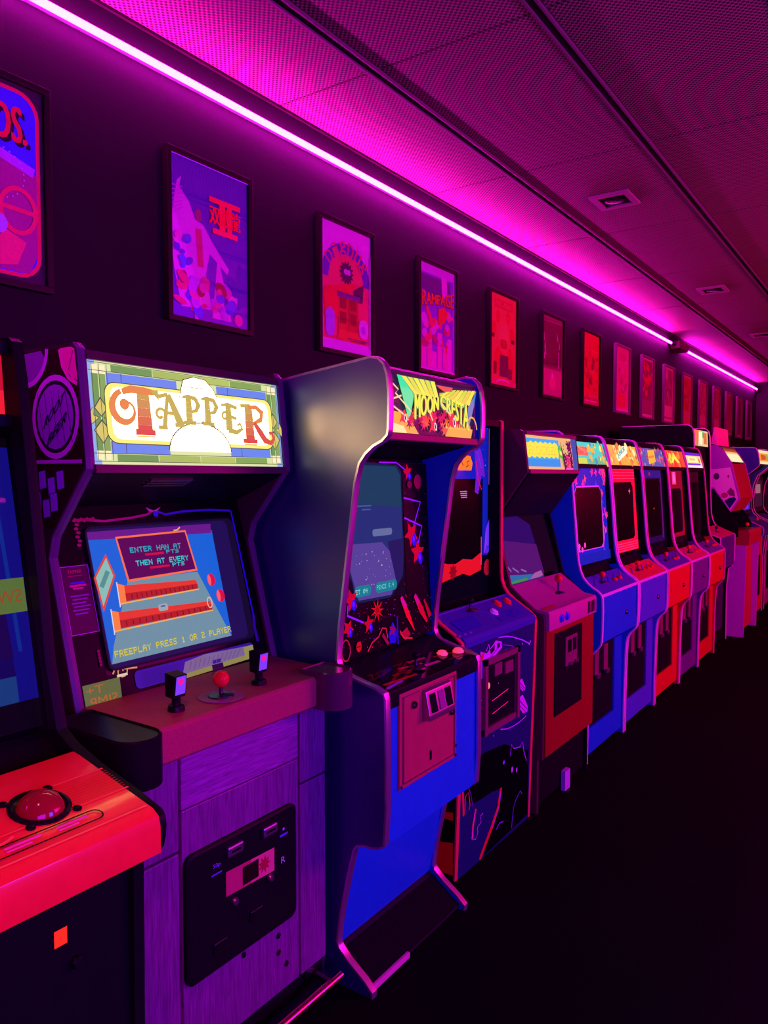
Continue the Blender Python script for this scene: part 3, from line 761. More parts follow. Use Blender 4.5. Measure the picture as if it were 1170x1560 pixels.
    A.poly([(1.11, .385), (1.50, .378), (1.505, .405), (1.11, .405)], '#6a1a88')
    A.poly([(1.199, .275), (1.424, .275), (1.500, .085), (1.114, .083), (1.126, .123)], '#6f92a4')
    A.poly([(1.186, .388), (1.411, .392), (1.426, .278), (1.199, .272)], '#ff7040'); A.poly([(1.191, .383), (1.407, .387), (1.420, .283), (1.204, .278)], '#5a0a50')
    A.pix('ENTER HAN AT', 1.222, .344, 1.385, .358, '#18a8c0'); A.pix('PTS', 1.333, .333, 1.375, .343, '#18a8c0'); A.rect(1.265, .333, 1.325, .339, '#d01038')
    A.pix('THEN AT EVERY', 1.232, .309, 1.402, .323, '#20d0d8'); A.pix('PTS', 1.345, .297, 1.385, .307, '#20d0d8'); A.rect(1.272, .298, 1.335, .304, '#d01038')
    A.poly([(1.150, .348), (1.166, .292), (1.116, .208), (1.106, .293)], '#e04830'); A.poly([(1.149, .338), (1.160, .292), (1.118, .222), (1.112, .293)], '#8ac0b8'); A.line([(1.122, .268), (1.147, .305)], .012, '#58908c')
    for (u0, u1, v) in ((1.172, 1.415, .225), (1.141, 1.448, .162)):
        A.poly([(u0, v), (u1, v + .004), (u1, v + .018), (u0, v + .022)], '#b82008'); A.poly([(u0, v + .020), (u1, v + .017), (u1 - .003, v + .028), (u0 + .012, v + .040)], '#e83818')
        for k in range(14): A.line([(u0 + .03 + (u1 - u0 - .035) * k / 14, v + .004), (u0 + .03 + (u1 - u0 - .035) * k / 14, v + .016)], .003, '#801004')
        A.poly([(u0 - .010, v - .010), (u0 + .010, v), (u0 + .012, v + .040), (u0 - .006, v + .046)], '#ff8038'); A.line([(u0 - .008, v - .004), (u1, v + .002)], .003, '#ffb040'); A.line([(u0 - .010, v - .012), (u0 - .008, v + .05)], .003, '#d0d8ff')
    A.disc(1.462, .247, .014, '#e01038', ry=.017); A.disc(1.455, .247, .006, '#ff6070', ry=.015); A.disc(1.484, .200, .015, '#e01038', ry=.018); A.disc(1.477, .200, .006, '#ff6070', ry=.016)
    A.poly(rrect(1.27, .186, 1.30, .204, .006), '#a0a8b0'); A.rect(1.278, .196, 1.292, .200, '#4060a0'); A.ring(1.440, .186, .008, .003, '#ffb0a0', ry=.014)
    A.line([(1.365, .392), (1.378, .393), (1.388, .400)], .004, '#e0b060')
    A.pix('FREEPLAY PRESS 1 OR 2 PLAYER', 1.120, .096, 1.496, .112, '#d8c800')
    A.build('screen', M_screen, t)
    A = bz()
    for q in ((a + .002, -.015, 1.100, .470), (1.096, .425, b - .002, .470), (1.594, -.015, b - .002, .43), (1.096, -.015, 1.60, .060)): A.rect(*q, '#0a0508')
    A.line([(1.118, .437), (1.17, .431), (1.25, .436), (1.30, .442), (1.322, .452)], .006, '#b02068'); A.line([(1.330, .452), (1.36, .440), (1.42, .446), (1.52, .447), (1.60, .441)], .006, '#5030b0')
    A.line([(1.60, .441), (1.603, .30), (1.606, .128)], .006, '#4028c0'); A.line([(1.606, .128), (1.60, .09), (1.603, .052)], .010, '#502090')
    A.poly([(1.30, .462), (1.325, .452), (1.35, .462), (1.335, .450), (1.31, .449)], '#c0b890')
    for k in range(7): A.disc(1.088 + .004 * (k % 2), .436 - .010 * k, .006, '#a02050', ry=.004); A.disc(1.09 + .008 * k, .438 - .002 * (k % 2), .005, '#a02050')
    for k in range(5): A.disc(1.088, .12 - .008 * k, .004, '#802048')
    A.disc(1.327, .442, .008, '#5030c0')
    A.build('print', M_print, t)
    # instruction card
    A = bz(.0022); A.rect(1.028, .166, 1.102, .328, '#c060d0'); A.rect(1.0295, .1675, 1.1005, .3265, '#50103c')
    A.text('TAPPER', 1.045, .310, 1.082, .318, '#d03050'); A.rect(1.045, .303, 1.082, .305, '#a02850')
    A.rect(1.048, .285, 1.085, .289, '#4040d0'); A.rect(1.045, .278, 1.088, .283, '#d02080'); A.rect(1.052, .272, 1.08, .276, '#d02080')
    for k in range(6): A.rect(1.042 + .004 * (k % 2), .255 - .0085 * k, 1.090 - .005 * (k % 3), .258 - .0085 * k, '#9040a8')
    A.build('instruction_card', M_print, t)
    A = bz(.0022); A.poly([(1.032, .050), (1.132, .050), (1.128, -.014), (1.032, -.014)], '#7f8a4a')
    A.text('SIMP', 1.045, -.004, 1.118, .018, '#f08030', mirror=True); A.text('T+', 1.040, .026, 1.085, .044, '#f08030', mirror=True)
    A.build('card', print_mat('olive_reflection_glow', .55, .4, base=.02), t, label='painted reflection in the bezel, olive green with mirrored orange letters')  # mirrored lettering is a bezel reflection, painted on as glowing colour
    A = bz(.003); A.line(spiral(1.14, .062, .004, .018, 0, 400, 12), .003, '#ffc080'); A.line([(1.115, .060), (1.13, .080), (1.15, .066), (1.17, .064), (1.185, .062)], .004, '#ffa070'); A.rect(1.125, .050, 1.155, .056, '#fff0d0')
    A.build('bezel_ornament', print_mat('ornament_glow', .7, .4, base=.02), t)  # no lamp here; the light on the ornament is put into its glow
    # long printed plate under the tube; purple and yellow reflection painted in, glowing
    A = bz(.004); A.poly(rrect(1.172, .010, 1.578, .054, .012), '#3a18c0'); A.poly([(1.31, .006), (1.575, .012), (1.578, .045), (1.40, .053), (1.33, .046)], '#9c80b8'); A.poly([(1.30, .004), (1.575, .010), (1.576, .024), (1.31, .016)], '#b8b040'); A.rect(1.54, .012, 1.577, .046, '#c0b848'); A.rect(1.415, .0, 1.455, .020, '#060608'); A.rect(1.42, .022, 1.45, .032, '#4020b0')
    for k in range(7): A.line([(1.19, .016 + .005 * k), (1.31, .016 + .005 * k)], .001, '#2a1080')
    for k in range(12): A.line([(1.34 + .015 * k, .024), (1.35 + .016 * k, .044)], .002, '#8060a0')
    A.build('printed_plate', print_mat('plate_reflection_glow', .55, .3, base=.05), t)
    # control shelf
    M_shelf = mat('magenta_textured_laminate', (.30, .05, .07), .5, var=.25, scale=220, bump=.15)
    mk('control_panel', prism([(.70, .84), (.955, .835), (.97, .845), (.97, .912), (.962, .920), (.72, .926), (.70, .92)], a, b), M_shelf, t, bev=.002)
    joystick(t, .90, 1.268, .923, M_redball, .030, .020)
    mk('joystick_plate', lathe([(.055, 0), (.055, .002), (.001, .002)], (.90, 1.268, .922), 24), mat('plum_plate', (.25, .06, .16), .4), t)
    for y_ in (1.137, 1.402):
        h_ = mk('tap_handle', join(lathe([(.020, 0), (.018, .012), (.010, .016), (.010, .035)], (.895, y_, .921), 12), prism([(.880, .955), (.905, .952), (.912, 1.003), (.878, 1.008)], y_ - .018, y_ + .018)), M_blackgloss, t, bev=.001)
        A = Art((.9075, 0, .960), (0, 1, 0), (.0055, 0, .044)); A.rect(y_ - .014, .0, y_ + .014, .042, '#8070d8'); A.poly([(y_ - .008, .028), (y_, .020), (y_ + .008, .028), (y_ + .008, .036), (y_ - .008, .036)], '#ff3080'); A.build('badge', print_mat('tap_badge', .25, .3), h_)
    # stadium shaped drink holders at both ends of the shelf
    for (y_, xe, m_) in ((.958, .985, M_blackgloss), (1.590, .985, mat('plum_gloss', (.10, .025, .07), .2, metal=.3))):
        r = .052; xb_ = .76 if y_ < 1.2 else .915
        st = [(xe + r * math.cos(math.radians(k * 15)), y_ + r * math.sin(math.radians(k * 15))) for k in range(-6, 7)] + [(xb_, y_ + r), (xb_, y_ - r)]
        n = len(st); z0, z1 = .835, .935
        V = [(x, y, z0) for x, y in st] + [(x, y, z1 - .004) for x, y in st] + [((x - .95) * .95 + .95, (y - y_) * .93 + y_, z1) for x, y in st] + [((x - .95) * .9 + .95, (y - y_) * .86 + y_, z1 - .004) for x, y in st]
        F = [tuple(range(n))] + [(j * n + i, j * n + (i + 1) % n, (j + 1) * n + (i + 1) % n, (j + 1) * n + i) for j in range(3) for i in range(n)] + [tuple(3 * n + i for i in range(n))]
        mk('drink_holder', (V, F), m_, t, smooth=True)
    # planked front
    WV = wood_mat('oak_panel_vertical', (.20, .03, .24)); WH = wood_mat('oak_panel_horizontal', (.30, .04, .36), False)
    X0, X1 = .897, .92
    def plank(y0, y1, z0, z1, m): mk('plank', box(X0, X1, y0, y1, z0, z1), m, t, bev=.003)
    plank(a, 1.1185, .612, .832, WV); plank(a, 1.1185, .10, .606, WV)
    plank(1.5295, b, .628, .832, WV); plank(1.5295, b, .10, .622, WV)
    plank(1.1265, 1.5215, .700, .832, WH); plank(1.1265, 1.5215, .10, .698, WV)
    mk('kick_plate', box(.85, .905, a, b, .0, .10), M_matte, t)
    # coin door
    r_ = rrect(1.128, .288, 1.500, .592, .022)
    n = len(r_)
    cd = mk('coin_door', ([(.918, y, z) for y, z in r_] + [(.930, y, z) for y, z in r_] + [(.933, 1.314 + (y - 1.314) * .97, .44 + (z - .44) * .965) for y, z in r_], [tuple(range(n)), tuple(2 * n + i for i in range(n))] + [(j * n + i, j * n + (i + 1) % n, (j + 1) * n + (i + 1) % n, (j + 1) * n + i) for j in (0, 1) for i in range(n)]), M_black, t)
    A = Art((.933, 0, 0), (0, 1, 0), (0, 0, 1))
    A.poly([(1.246, .452), (1.412, .445), (1.412, .505), (1.246, .512)], '#b04060'); A.poly([(1.330, .449), (1.412, .445), (1.412, .505), (1.330, .508)], '#d08078'); A.rect(1.30, .455, 1.355, .50, '#200810'); A.burst(1.375, .477, .012, .024, 9, '#a02838')
    A.text('50p', 1.205, .535, 1.228, .547, '#8070e0'); A.rect(1.20, .52, 1.232, .524, '#6050c0'); A.text('R', 1.437, .452, 1.452, .468, '#d0c0f0'); A.rect(1.432, .522, 1.462, .528, '#6058c8'); A.disc(1.446, .540, .004, '#a0a0e0')
    A.build('print', M_print, cd)
    for y_ in (1.272, 1.392):
        mk('coin_slot', box(.931, .943, y_ - .026, y_ + .026, .545, .572), M_steel, cd, bev=.005)
        mk('coin_gap', box(.943, .9445, y_ - .014, y_ + .014, .556, .561), M_matte, cd)
    for (y_, z_) in ((1.272, .43), (1.395, .434)): disc_lock(cd, .933, y_, z_, M_steel, .010)
    for (y_, z_) in ((1.225, .345), (1.345, .365)): mk('return_cup', box(.931, .938, y_ - .022, y_ + .022, z_ - .014, z_ + .014), M_dsteel, cd, bev=.004)
    for (y_, z_) in ((1.315, .27), (1.44, .21), (1.44, .255), (1.47, .165)): mk('bolt', lathe([(.008, 0), (.007, .003), (.001, .004)], (.92, y_, z_), 10, (1, 0, 0)), M_dsteel, t)
    # foot rail
    mk('foot_rail', tube([(.985, a + .0 + .05 * k, .075) for k in range(13)], .012, 12), M_brass, t, smooth=True)
    for y_ in (1.08, 1.585):
        mk('rail_bracket', join(tube([(.90, y_, .075), (.985, y_, .075)], .010, 10), lathe([(.032, 0), (.030, .008), (.012, .012)], (.905, y_, .075), 16, (1, 0, 0))), M_dsteel, t, smooth=True)
    # barrel art on the side that faces the camera
    A = Art((0, yL, 0), (1, 0, 0), (0, 0, 1))
    PV = '#d880ff'; PD = '#9060d0'
    clip = [(.45, 1.33), (.655, 1.33), (.775, 1.478), (.747, 1.728), (.45, 1.735)]
    A.poly(clip, '#30061c')
    def cask(x, z, r, ry, lit=PV, fill=PD, a0=0, a1=360):
        A.ring(x, z, r * .93, r * .14, lit, ry=ry * .93, a0=a0, a1=a1)
        if a0 == 0: A.disc(x, z, r * .83, '#2a0a30', ry=ry * .83); A.disc(x, z, r * .77, fill, ry=ry * .77)
        for k in range(-2, 3):
            if a0 == 0: A.line([(x + r * .30 * k - r * .15, z + ry * .62), (x + r * .30 * k + r * .12, z - ry * .62)], .0016, '#301050')
    cask(.667, 1.58, .090, .094, '#e090ff', '#a868e0')
    for k, s_ in enumerate(('ROOT', 'BEER')):
        A.text(s_, 0, 0, 1, 1, '#1c0628', warp=lambda p, q, k=k: (.622 + .075 * p + .012 * q + .012 * k, 1.545 + .055 * p + .028 * (q - .5) + (.022 - .040 * k)), bold=.001)
    A.poly([(.45, 1.725), (.62, 1.730)] + [(.555 + .09 * math.cos(math.radians(a_)), 1.735 + .082 * math.sin(math.radians(a_))) for a_ in range(-20, -100, -10)] + [(.45, 1.655)], '#9048c0')
    A.line([(.555 + .088 * math.cos(math.radians(a_)), 1.735 + .080 * math.sin(math.radians(a_))) for a_ in range(-2, -100, -8)], .012, PV)
    A.poly([(.735, 1.729), (.747, 1.724), (.757, 1.655), (.735, 1.662), (.705, 1.69), (.695, 1.729)], '#ff50c0'); A.line([(.692, 1.727), (.702, 1.69), (.725, 1.662), (.755, 1.648)], .010, '#ff60d0'); A.line([(.742, 1.72), (.725, 1.68)], .003, '#a03080')
    A.rect(.52, 1.476, .768, 1.484, '#d060f0'); A.poly([(.53, 1.47), (.55, 1.545), (.585, 1.545), (.58, 1.47)], '#4830c0')
    A.disc(.565, 1.44, .035, '#702090', ry=.045); A.disc(.565, 1.44, .027, '#9030a0', ry=.037)
    for (x, z) in ((.62, 1.44), (.655, 1.425), (.69, 1.44), (.60, 1.39), (.635, 1.375), (.665, 1.39)):
        q = [(x - .014, z - .024), (x + .014, z - .018), (x + .010, z + .022), (x - .018, z + .018)]; A.poly(q, '#a070ff'); A.line(q + [q[0]], .003, '#30104c')
    A.build('side_art', M_print, t)
build_bar_cabinet()

# ------------------------------------------------------------------ tall blue cabinet with footrest
def build_space_cabinet():
    yL, yR = 1.675, 2.222
    t = thing('arcade_cabinet', 'tall blue space-game cabinet with chrome edges, pink coin door and footplate', 'arcade machine', (.5, (yL + yR) / 2, 0), 'arcade cabinets along the wall')
    M_blue = mat('blue_cabinet_paint', (.006, .18, .46), .42)
    M_pale = mat('navy_gloss_laminate', (.006, .014, .10), .5, coat=1.)
    pb = M_pale.node_tree.nodes['Principled BSDF']; pb.inputs['Coat IOR'].default_value = 1.9; pb.inputs['Coat Roughness'].default_value = .33
    th = .02; a, b = yL + th, yR - th
    prof = [(1.05, 0.0), (1.052, .022), (.94, .096), (.925, .13), (.985, .40), (1.005, .425), (1.07, .428), (1.098, .45), (1.098, .84), (1.088, .868), (.99, .888), (.94, .905), (.927, .945), (.978, 1.313), (1.0, 1.47), (1.04, 1.52), (1.10, 1.548), (1.106, 1.58), (1.106, 1.70), (1.085, 1.758), (1.03, 1.768), (.12, 1.64)]
    sides(t, prof, yL, yR, th, M_blue, .004, mat('satin_chrome_trim', (.72, .66, .72), .28, metal=.9), 1, near=M_pale)
    mk('carcass', prism([(.12, .03), (.90, .03), (.905, .12), (.97, .42), (1.07, .445), (1.075, .82), (.91, .90), (.885, .95), (.885, 1.50), (1.04, 1.54), (1.05, 1.70), (1.0, 1.735), (.12, 1.61)], a, b), M_matte, t)
    mk('top_panel', prism([(.13, 1.612), (1.04, 1.738), (1.075, 1.72), (1.085, 1.735), (1.04, 1.752), (.13, 1.628)], a, b), mat('dark_wine_panel', (.10, .03, .05), .4), t)
    mk('front_panel', box(1.07, 1.088, a, b, .445, .842), M_blue, t)
    mk('lower_panel', prism([(.905, .10), (.918, .10), (.982, .43), (1.08, .432), (1.08, .447), (.965, .447)], a, b), M_blue, t)
    fp = mk('footplate', prism([(.905, .10), (.93, .088), (1.035, .015), (1.03, .003), (.90, .003)], a, b), mat('black_ribbed_rubber', (.015, .013, .016), .55), t)
    for k in range(12):
        f = (k + .5) / 12; x, z = .93 + .105 * f, .088 - .073 * f
        mk('rib', prism([(x - .003, z + .002), (x + .003, z - .002), (x + .0035, z + .002), (x - .0015, z + .0055)], a + .004, b - .004), M_matte, fp)
    mk('footplate_edge', box(1.030, 1.042, a, a + .19, .004, .022), mat('pink_trim', (.6, .15, .35), .35), t, bev=.003)
    # marquee
    mk('marquee_retainer', box(1.05, 1.096, a, b, 1.545, 1.566), mat('brown_wood_rail', (.16, .06, .04), .35), t, bev=.003)
    A = Art((1.083, 0, 1.566), (0, 1, 0), (0, 0, 1)); H = .156
    A.rect(a, 0, b, H, '#140818'); A.stars(a, 0, b, H, 60, ['#e0c0a0', '#ff9050', '#c04060'], .002, 4)
    A.poly([(a, 0), (1.86, 0), (1.80, .055), (a, .06)], '#e8a030'); A.poly([(a, 0), (1.80, 0), (1.78, .02), (a, .03)], '#f0d890')
    rg = random.Random(3)
    for k in range(46):
        u = rg.uniform(1.80, 2.10); v = rg.uniform(.01, .085 - abs(u - 1.96) * .22); A.burst(u, v, .007, .020, 6, rg.choice(['#e02038', '#ff3820', '#c01838', '#701040', '#ff5020', '#401030']), rg.uniform(0, 3))
    A.poly([(2.00, 0), (2.16, 0), (2.17, .028), (2.02, .03)], '#e8a020')
    for k in range(14): A.poly([(2.0 + .011 * k, .024), (2.006 + .011 * k, .042), (2.012 + .011 * k, .024)], '#f0b040')
    # receding block letters
    A.poly([(1.735, H), (1.93, H), (1.945, .118), (1.825, .105), (1.80, .045)], '#188058'); A.poly([(1.735, H), (1.757, H), (1.822, .108), (1.802, .048), (1.79, .045)], '#20d890')
    A.poly([(1.960, .125), (2.03, .135), (2.19, .150), (2.135, .105), (2.10, .09), (1.963, .10)], '#a0b020'); A.poly([(2.19, .150), (2.135, .095), (2.14, .03), (2.175, .10)], '#1878b0')
    for k in range(6):
        u0 = 1.757 + .030 * k; u1 = u0 + .024; d0 = 1.824 + .022 * k; d1 = d0 + .020
        A.poly([(u0, H - .001), (u1, H - .001), (d1, .112), (d0, .112 - .002)], ['#f0d830', '#d8d020', '#e8e030'][k % 3])
    for k in range(7):
        u0 = 2.02 + .023 * k; d0 = 1.962 + .026 * k
        A.poly([(u0, .140 + .0015 * k), (u0 + .018, .141 + .0015 * k), (d0 + .022, .118 - .003 * k), (d0, .118 - .002 * k)], ['#f0d830', '#c8d020', '#f0c030'][k % 3])
    def w1(p, q): return (1.822 + .128 * p, (.112 - .0 * p) - (1 - q) * (.072 - .036 * p))
    def w2(p, q): return (1.962 + .172 * p, (.120 - .018 * p) - (1 - q) * (.034 + .046 * p))
    for off, c in ((.0035, '#108848'), (0, '#d8e020')):
        A.text('MOON', 0, 0, 1, 1, c, warp=lambda p, q: (w1(p, q)[0] + off, w1(p, q)[1] - off * .4), bold=.0025)
        A.text('CRESTA', 0, 0, 1, 1, c, warp=lambda p, q: (w2(p, q)[0] - off, w2(p, q)[1] - off * .4), bold=.002)
    def ship(u, v, s, c='#ff3018'):
        A.poly([(u - 1.5 * s, v + 1.0 * s), (u - .4 * s, v + .7 * s), (u + .2 * s, v + 1.1 * s), (u + .5 * s, v), (u + .2 * s, v - 1.0 * s), (u - .7 * s, v - .7 * s), (u - 1.4 * s, v - 1.2 * s), (u - .8 * s, v)], c)
        A.disc(u + .35 * s, v - .25 * s, .35 * s, '#e8e8e0', ry=.6 * s, a=.4); A.disc(u + .30 * s, v - .25 * s, .2 * s, '#303020', ry=.45 * s, a=.4)
    ship(2.035, .050, .024); ship(1.925, .030, .020); ship(1.765, .045, .018)
    for p in ([(1.96, .10), (2.02, .062)], [(1.88, .085), (1.915, .042)], [(a, .135), (1.735, .115), (1.72, .105), (1.80, .06)], [(a, .085), (1.75, .10)], [(a, .075), (1.76, .05)]): A.line(p, .005, '#f0c890')
    A.ring(2.15, .02, .035, .006, '#c8a820', ry=.045, a0=10, a1=170)
    A.poly([(1.93, .146), (2.03, .146), (2.02, .134), (1.98, .130), (1.95, .138)], '#e05040')
    A.build('marquee', M_marquee, t)
    mk('marquee_rod', box(1.084, 1.088, b - .018, b - .014, 1.57, 1.722), M_steel, t)
    # bezel, tube and art
    mk('bezel', prism([(.905, .925), (.92, .925), (.895, 1.49), (.88, 1.49)], a, b), M_blackgloss, t)
    def bz(l=.0012): return Art((.92, 0, .93), (0, 1, 0), (-.025, 0, .56), l)
    A = bz()
    A.rect(a, 0, b, .56, '#140612'); A.stars(a, .0, b, .18, 130, ['#c0a0ff', '#ff8040', '#e0e0ff', '#c04080'], .0018, 8); A.stars(2.06, .15, b, .55, 50, ['#6040a0', '#a060c0'], .0016, 9)
    edge = [(1.742, .555), (1.742, .45), (1.75, .40), (1.742, .33), (1.752, .29), (1.762, .22), (1.775, .205), (1.78, .155), (1.80, .145), (1.90, .142), (1.965, .140), (2.00, .165), (2.04, .20), (2.050, .26), (2.052, .32), (2.047, .36), (2.053, .43), (2.048, .48), (2.052, .53), (2.03, .552), (1.95, .556), (1.84, .560)]
    A.poly(edge, '#10265a')
    scr = [(1.745, .552), (2.02, .548), (2.045, .52), (2.045, .30), (2.04, .22), (1.97, .148), (1.80, .152), (1.782, .17), (1.768, .23), (1.755, .30), (1.748, .40)]
    A.poly(scr, '#2a3a8c'); A.poly([(1.745, .552), (2.02, .548), (2.045, .52), (2.045, .42), (1.748, .44)], '#1c4a70'); A.poly([(1.752, .32), (1.93, .315), (2.035, .235), (1.97, .148), (1.80, .152), (1.765, .24)], '#6a50b8'); A.poly([(1.96, .315), (2.045, .32), (2.042, .215), (2.005, .17)], '#2a2070')  # violet haze and dark corner are reflections painted into the screen
    A.stars(1.79, .17, 1.98, .29, 34, ['#ffffff', '#c0d0ff'], .0022, 5)
    for (u0, u1, v) in ((1.800, 1.845, .176), (1.905, 1.985, .176)): A.poly(rrect(u0 - .018, v - .014, u1 + .018, v + .018, .014), '#1098b0')
    A.pix('ET 04', 1.785, .170, 1.845, .184, '#a0f8ff'); A.pix('PENCE 6.4', 1.893, .172, 1.985, .186, '#80f0f8')
    A.rect(1.78, .427, 1.88, .431, '#5070b0'); A.rect(1.83, .416, 1.875, .420, '#5070b0'); A.poly(rrect(1.88, .335, 1.985, .357, .009), '#7a86c0')
    A.build('screen', M_dimscreen, t)
    A = bz(.0045)
    for q in ((a + .002, -.003, b - .002, .140), (2.054, .13, b - .002, .558), (a + .002, .13, 1.742, .558)): A.rect(*q, '#12050f')
    A.stars(a, .0, b, .14, 110, ['#c0a0ff', '#ff8040', '#e0e0ff', '#c04080'], .0018, 8); A.stars(2.06, .15, b, .55, 50, ['#6040a0', '#a060c0'], .0016, 9)
    LV = '#b070ff'; RR_ = '#e02028'; BB = '#3050e0'
    A.line([(2.055, .448), (2.155, .432), (2.105, .350)], .006, LV); A.line([(2.055, .384), (2.158, .352), (2.127, .287)], .006, LV); A.line([(1.925, .560), (2.02, .560), (2.075, .535)], .004, LV)
    A.line([(1.744, .148), (1.738, .117), (1.817, .084)], .006, LV); A.line([(1.735, .20), (1.748, .165)], .008, '#8050d0')
    def critter(u, v, s, a_=0.):
        A.burst(u, v, s * .6, s * 1.25, 5, RR_, a_); A.disc(u + s * .45, v - s * .6, s * .38, BB, ry=s * .6); A.disc(u + s * .38, v - s * .5, s * .15, '#80a0ff', ry=s * .3)
    critter(2.092, .330, .034, .8); critter(2.125, .268, .034, .3); critter(2.082, .530, .022, .5); critter(1.757, .160, .028, .6); critter(1.738, .080, .022, 1.); critter(1.838, .078, .022, .4)
    A.disc(2.138, .499, .022, '#a01840', ry=.024); A.disc(2.088, .49, .014, '#801838', ry=.012); A.burst(1.883, .112, .012, .036, 9, '#f06020'); A.burst(1.883, .112, .007, .016, 9, '#c02010')
    A.line([(2.017, .130), (2.05, .075), (2.086, .018)], [.014, .022, .004], '#ff4028'); A.line([(2.015, .135), (2.04, .10)], [.012, .018], '#f03090'); A.line([(2.095, .130), (2.13, .08), (2.165, .034)], [.014, .026, .010], '#e02030'); A.line([(2.095, .132), (2.118, .10)], [.012, .020], '#e03080'); A.line([(2.15, .11), (2.185, .05)], [.008, .02], '#c01828')
    A.line([(1.826, -.003), (1.85, .02), (1.885, .032), (1.905, .055), (1.925, .050), (1.932, .02)], .005, '#e08040'); A.line([(1.905, .035), (1.935, .0)], .012, '#a03040'); A.poly([(1.935, .03), (1.96, .065), (1.985, .03), (1.975, -.002), (1.945, .0)], '#2050c0'); A.burst(1.96, .04, .010, .022, 5, '#a02850'); A.rect(1.984, -.01, 1.990, .078, '#2848c0')
    A.poly([(2.00, .02), (2.04, .035), (2.06, .01), (2.03, -.005)], '#c04030'); A.line([(2.0, .03), (2.02, .005), (2.07, -.005)], .006, '#e09040')
    A.ring(1.720, .020, .020, .004, '#c08040', ry=.030); A.disc(1.782, .020, .013, '#e06020', ry=.015); A.line([(1.772, .02), (1.79, .02)], .003, '#601008')
    A.build('bezel_art', M_print, t)
    # control deck
    A0 = mk('control_panel', prism([(.91, .905), (.925, .915), (.985, .885), (1.09, .862), (1.094, .845), (1.094, .815), (1.07, .80), (1.05, .83)], a, b), M_blackgloss, t, smooth=True)
    A = Art((1.088, 0, .8635), (0, 1, 0), (-.103, 0, .0215), .0015)
    A.rect(a, -.004, b, .10, '#120810')
    for p, w, c in (([(1.71, .01), (1.80, .02)], .010, '#a050d0'), ([(1.72, .03), (1.88, .022)], .010, '#c02818'), ([(1.80, .055), (1.95, .048)], .007, '#902018'), ([(1.86, .075), (1.97, .060)], .008, '#e02070'), ([(1.95, .045), (2.04, .040)], .012, '#e030a0'), ([(1.93, .088), (2.02, .082)], .010, '#c02860'), ([(2.05, .07), (2.15, .058)], .006, '#b02838'), ([(1.75, .07), (1.84, .085)], .006, '#402060'), ([(2.08, .03), (2.19, .02)], .006, '#701830')): A.line(p, w, c)
    A.disc(1.86, .055, .018, '#601018', ry=.02); A.build('print', M_glossprint, A0)
    joystick(t, 1.035, 1.925, .875, M_blackgloss, .03, .012)
    for (x, y) in ((1.02, 2.105), (1.045, 2.165)): button(t, x, y, .880, mat('lit_pink_button', (.8, .2, .25), .3, emit=('#ff4050', .8)), .014)
    # coin door and its plate
    cd = mk('coin_door', box(1.086, 1.096, 1.745, 2.065, .574, .845), mat('rose_steel_door', (.36, .06, .06), .38), t, bev=.003)
    mk('door_edge', join(box(1.096, 1.0995, 1.762, 2.05, .832, .8345), box(1.096, 1.0995, 1.762, 2.05, .588, .5905), box(1.096, 1.0995, 1.760, 1.763, .588, .8345), box(1.096, 1.0995, 2.048, 2.051, .588, .8345)), M_steel, cd)
    mp = mk('coin_mechanism', prism([(1.096, .742), (1.122, .742), (1.122, .758), (1.108, .825), (1.096, .830)], 1.862, 2.010), M_steel, cd, bev=.002)
    for y0 in (1.878, 1.924, 1.966):
        mk('coin_entry', prism([(1.121, .764), (1.1245, .764), (1.1125, .816), (1.109, .816)], y0, y0 + .030), M_matte if y0 != 1.924 else mat('plum_plate', (.25, .06, .16), .4), mp)
    for (y_, z_) in ((1.815, .800), (2.030, .726)): disc_lock(cd, 1.096, y_, z_, M_dsteel)
    for (y_, z_) in ((1.752, .582), (2.058, .582), (2.058, .612)): mk('bolt', lathe([(.006, 0), (.005, .003), (.001, .004)], (1.096, y_, z_), 8, (1, 0, 0)), M_chrome, cd)
    mk('keyhole', box(1.096, 1.0975, 1.905, 1.915, .612, .640), M_matte, cd)
build_space_cabinet()

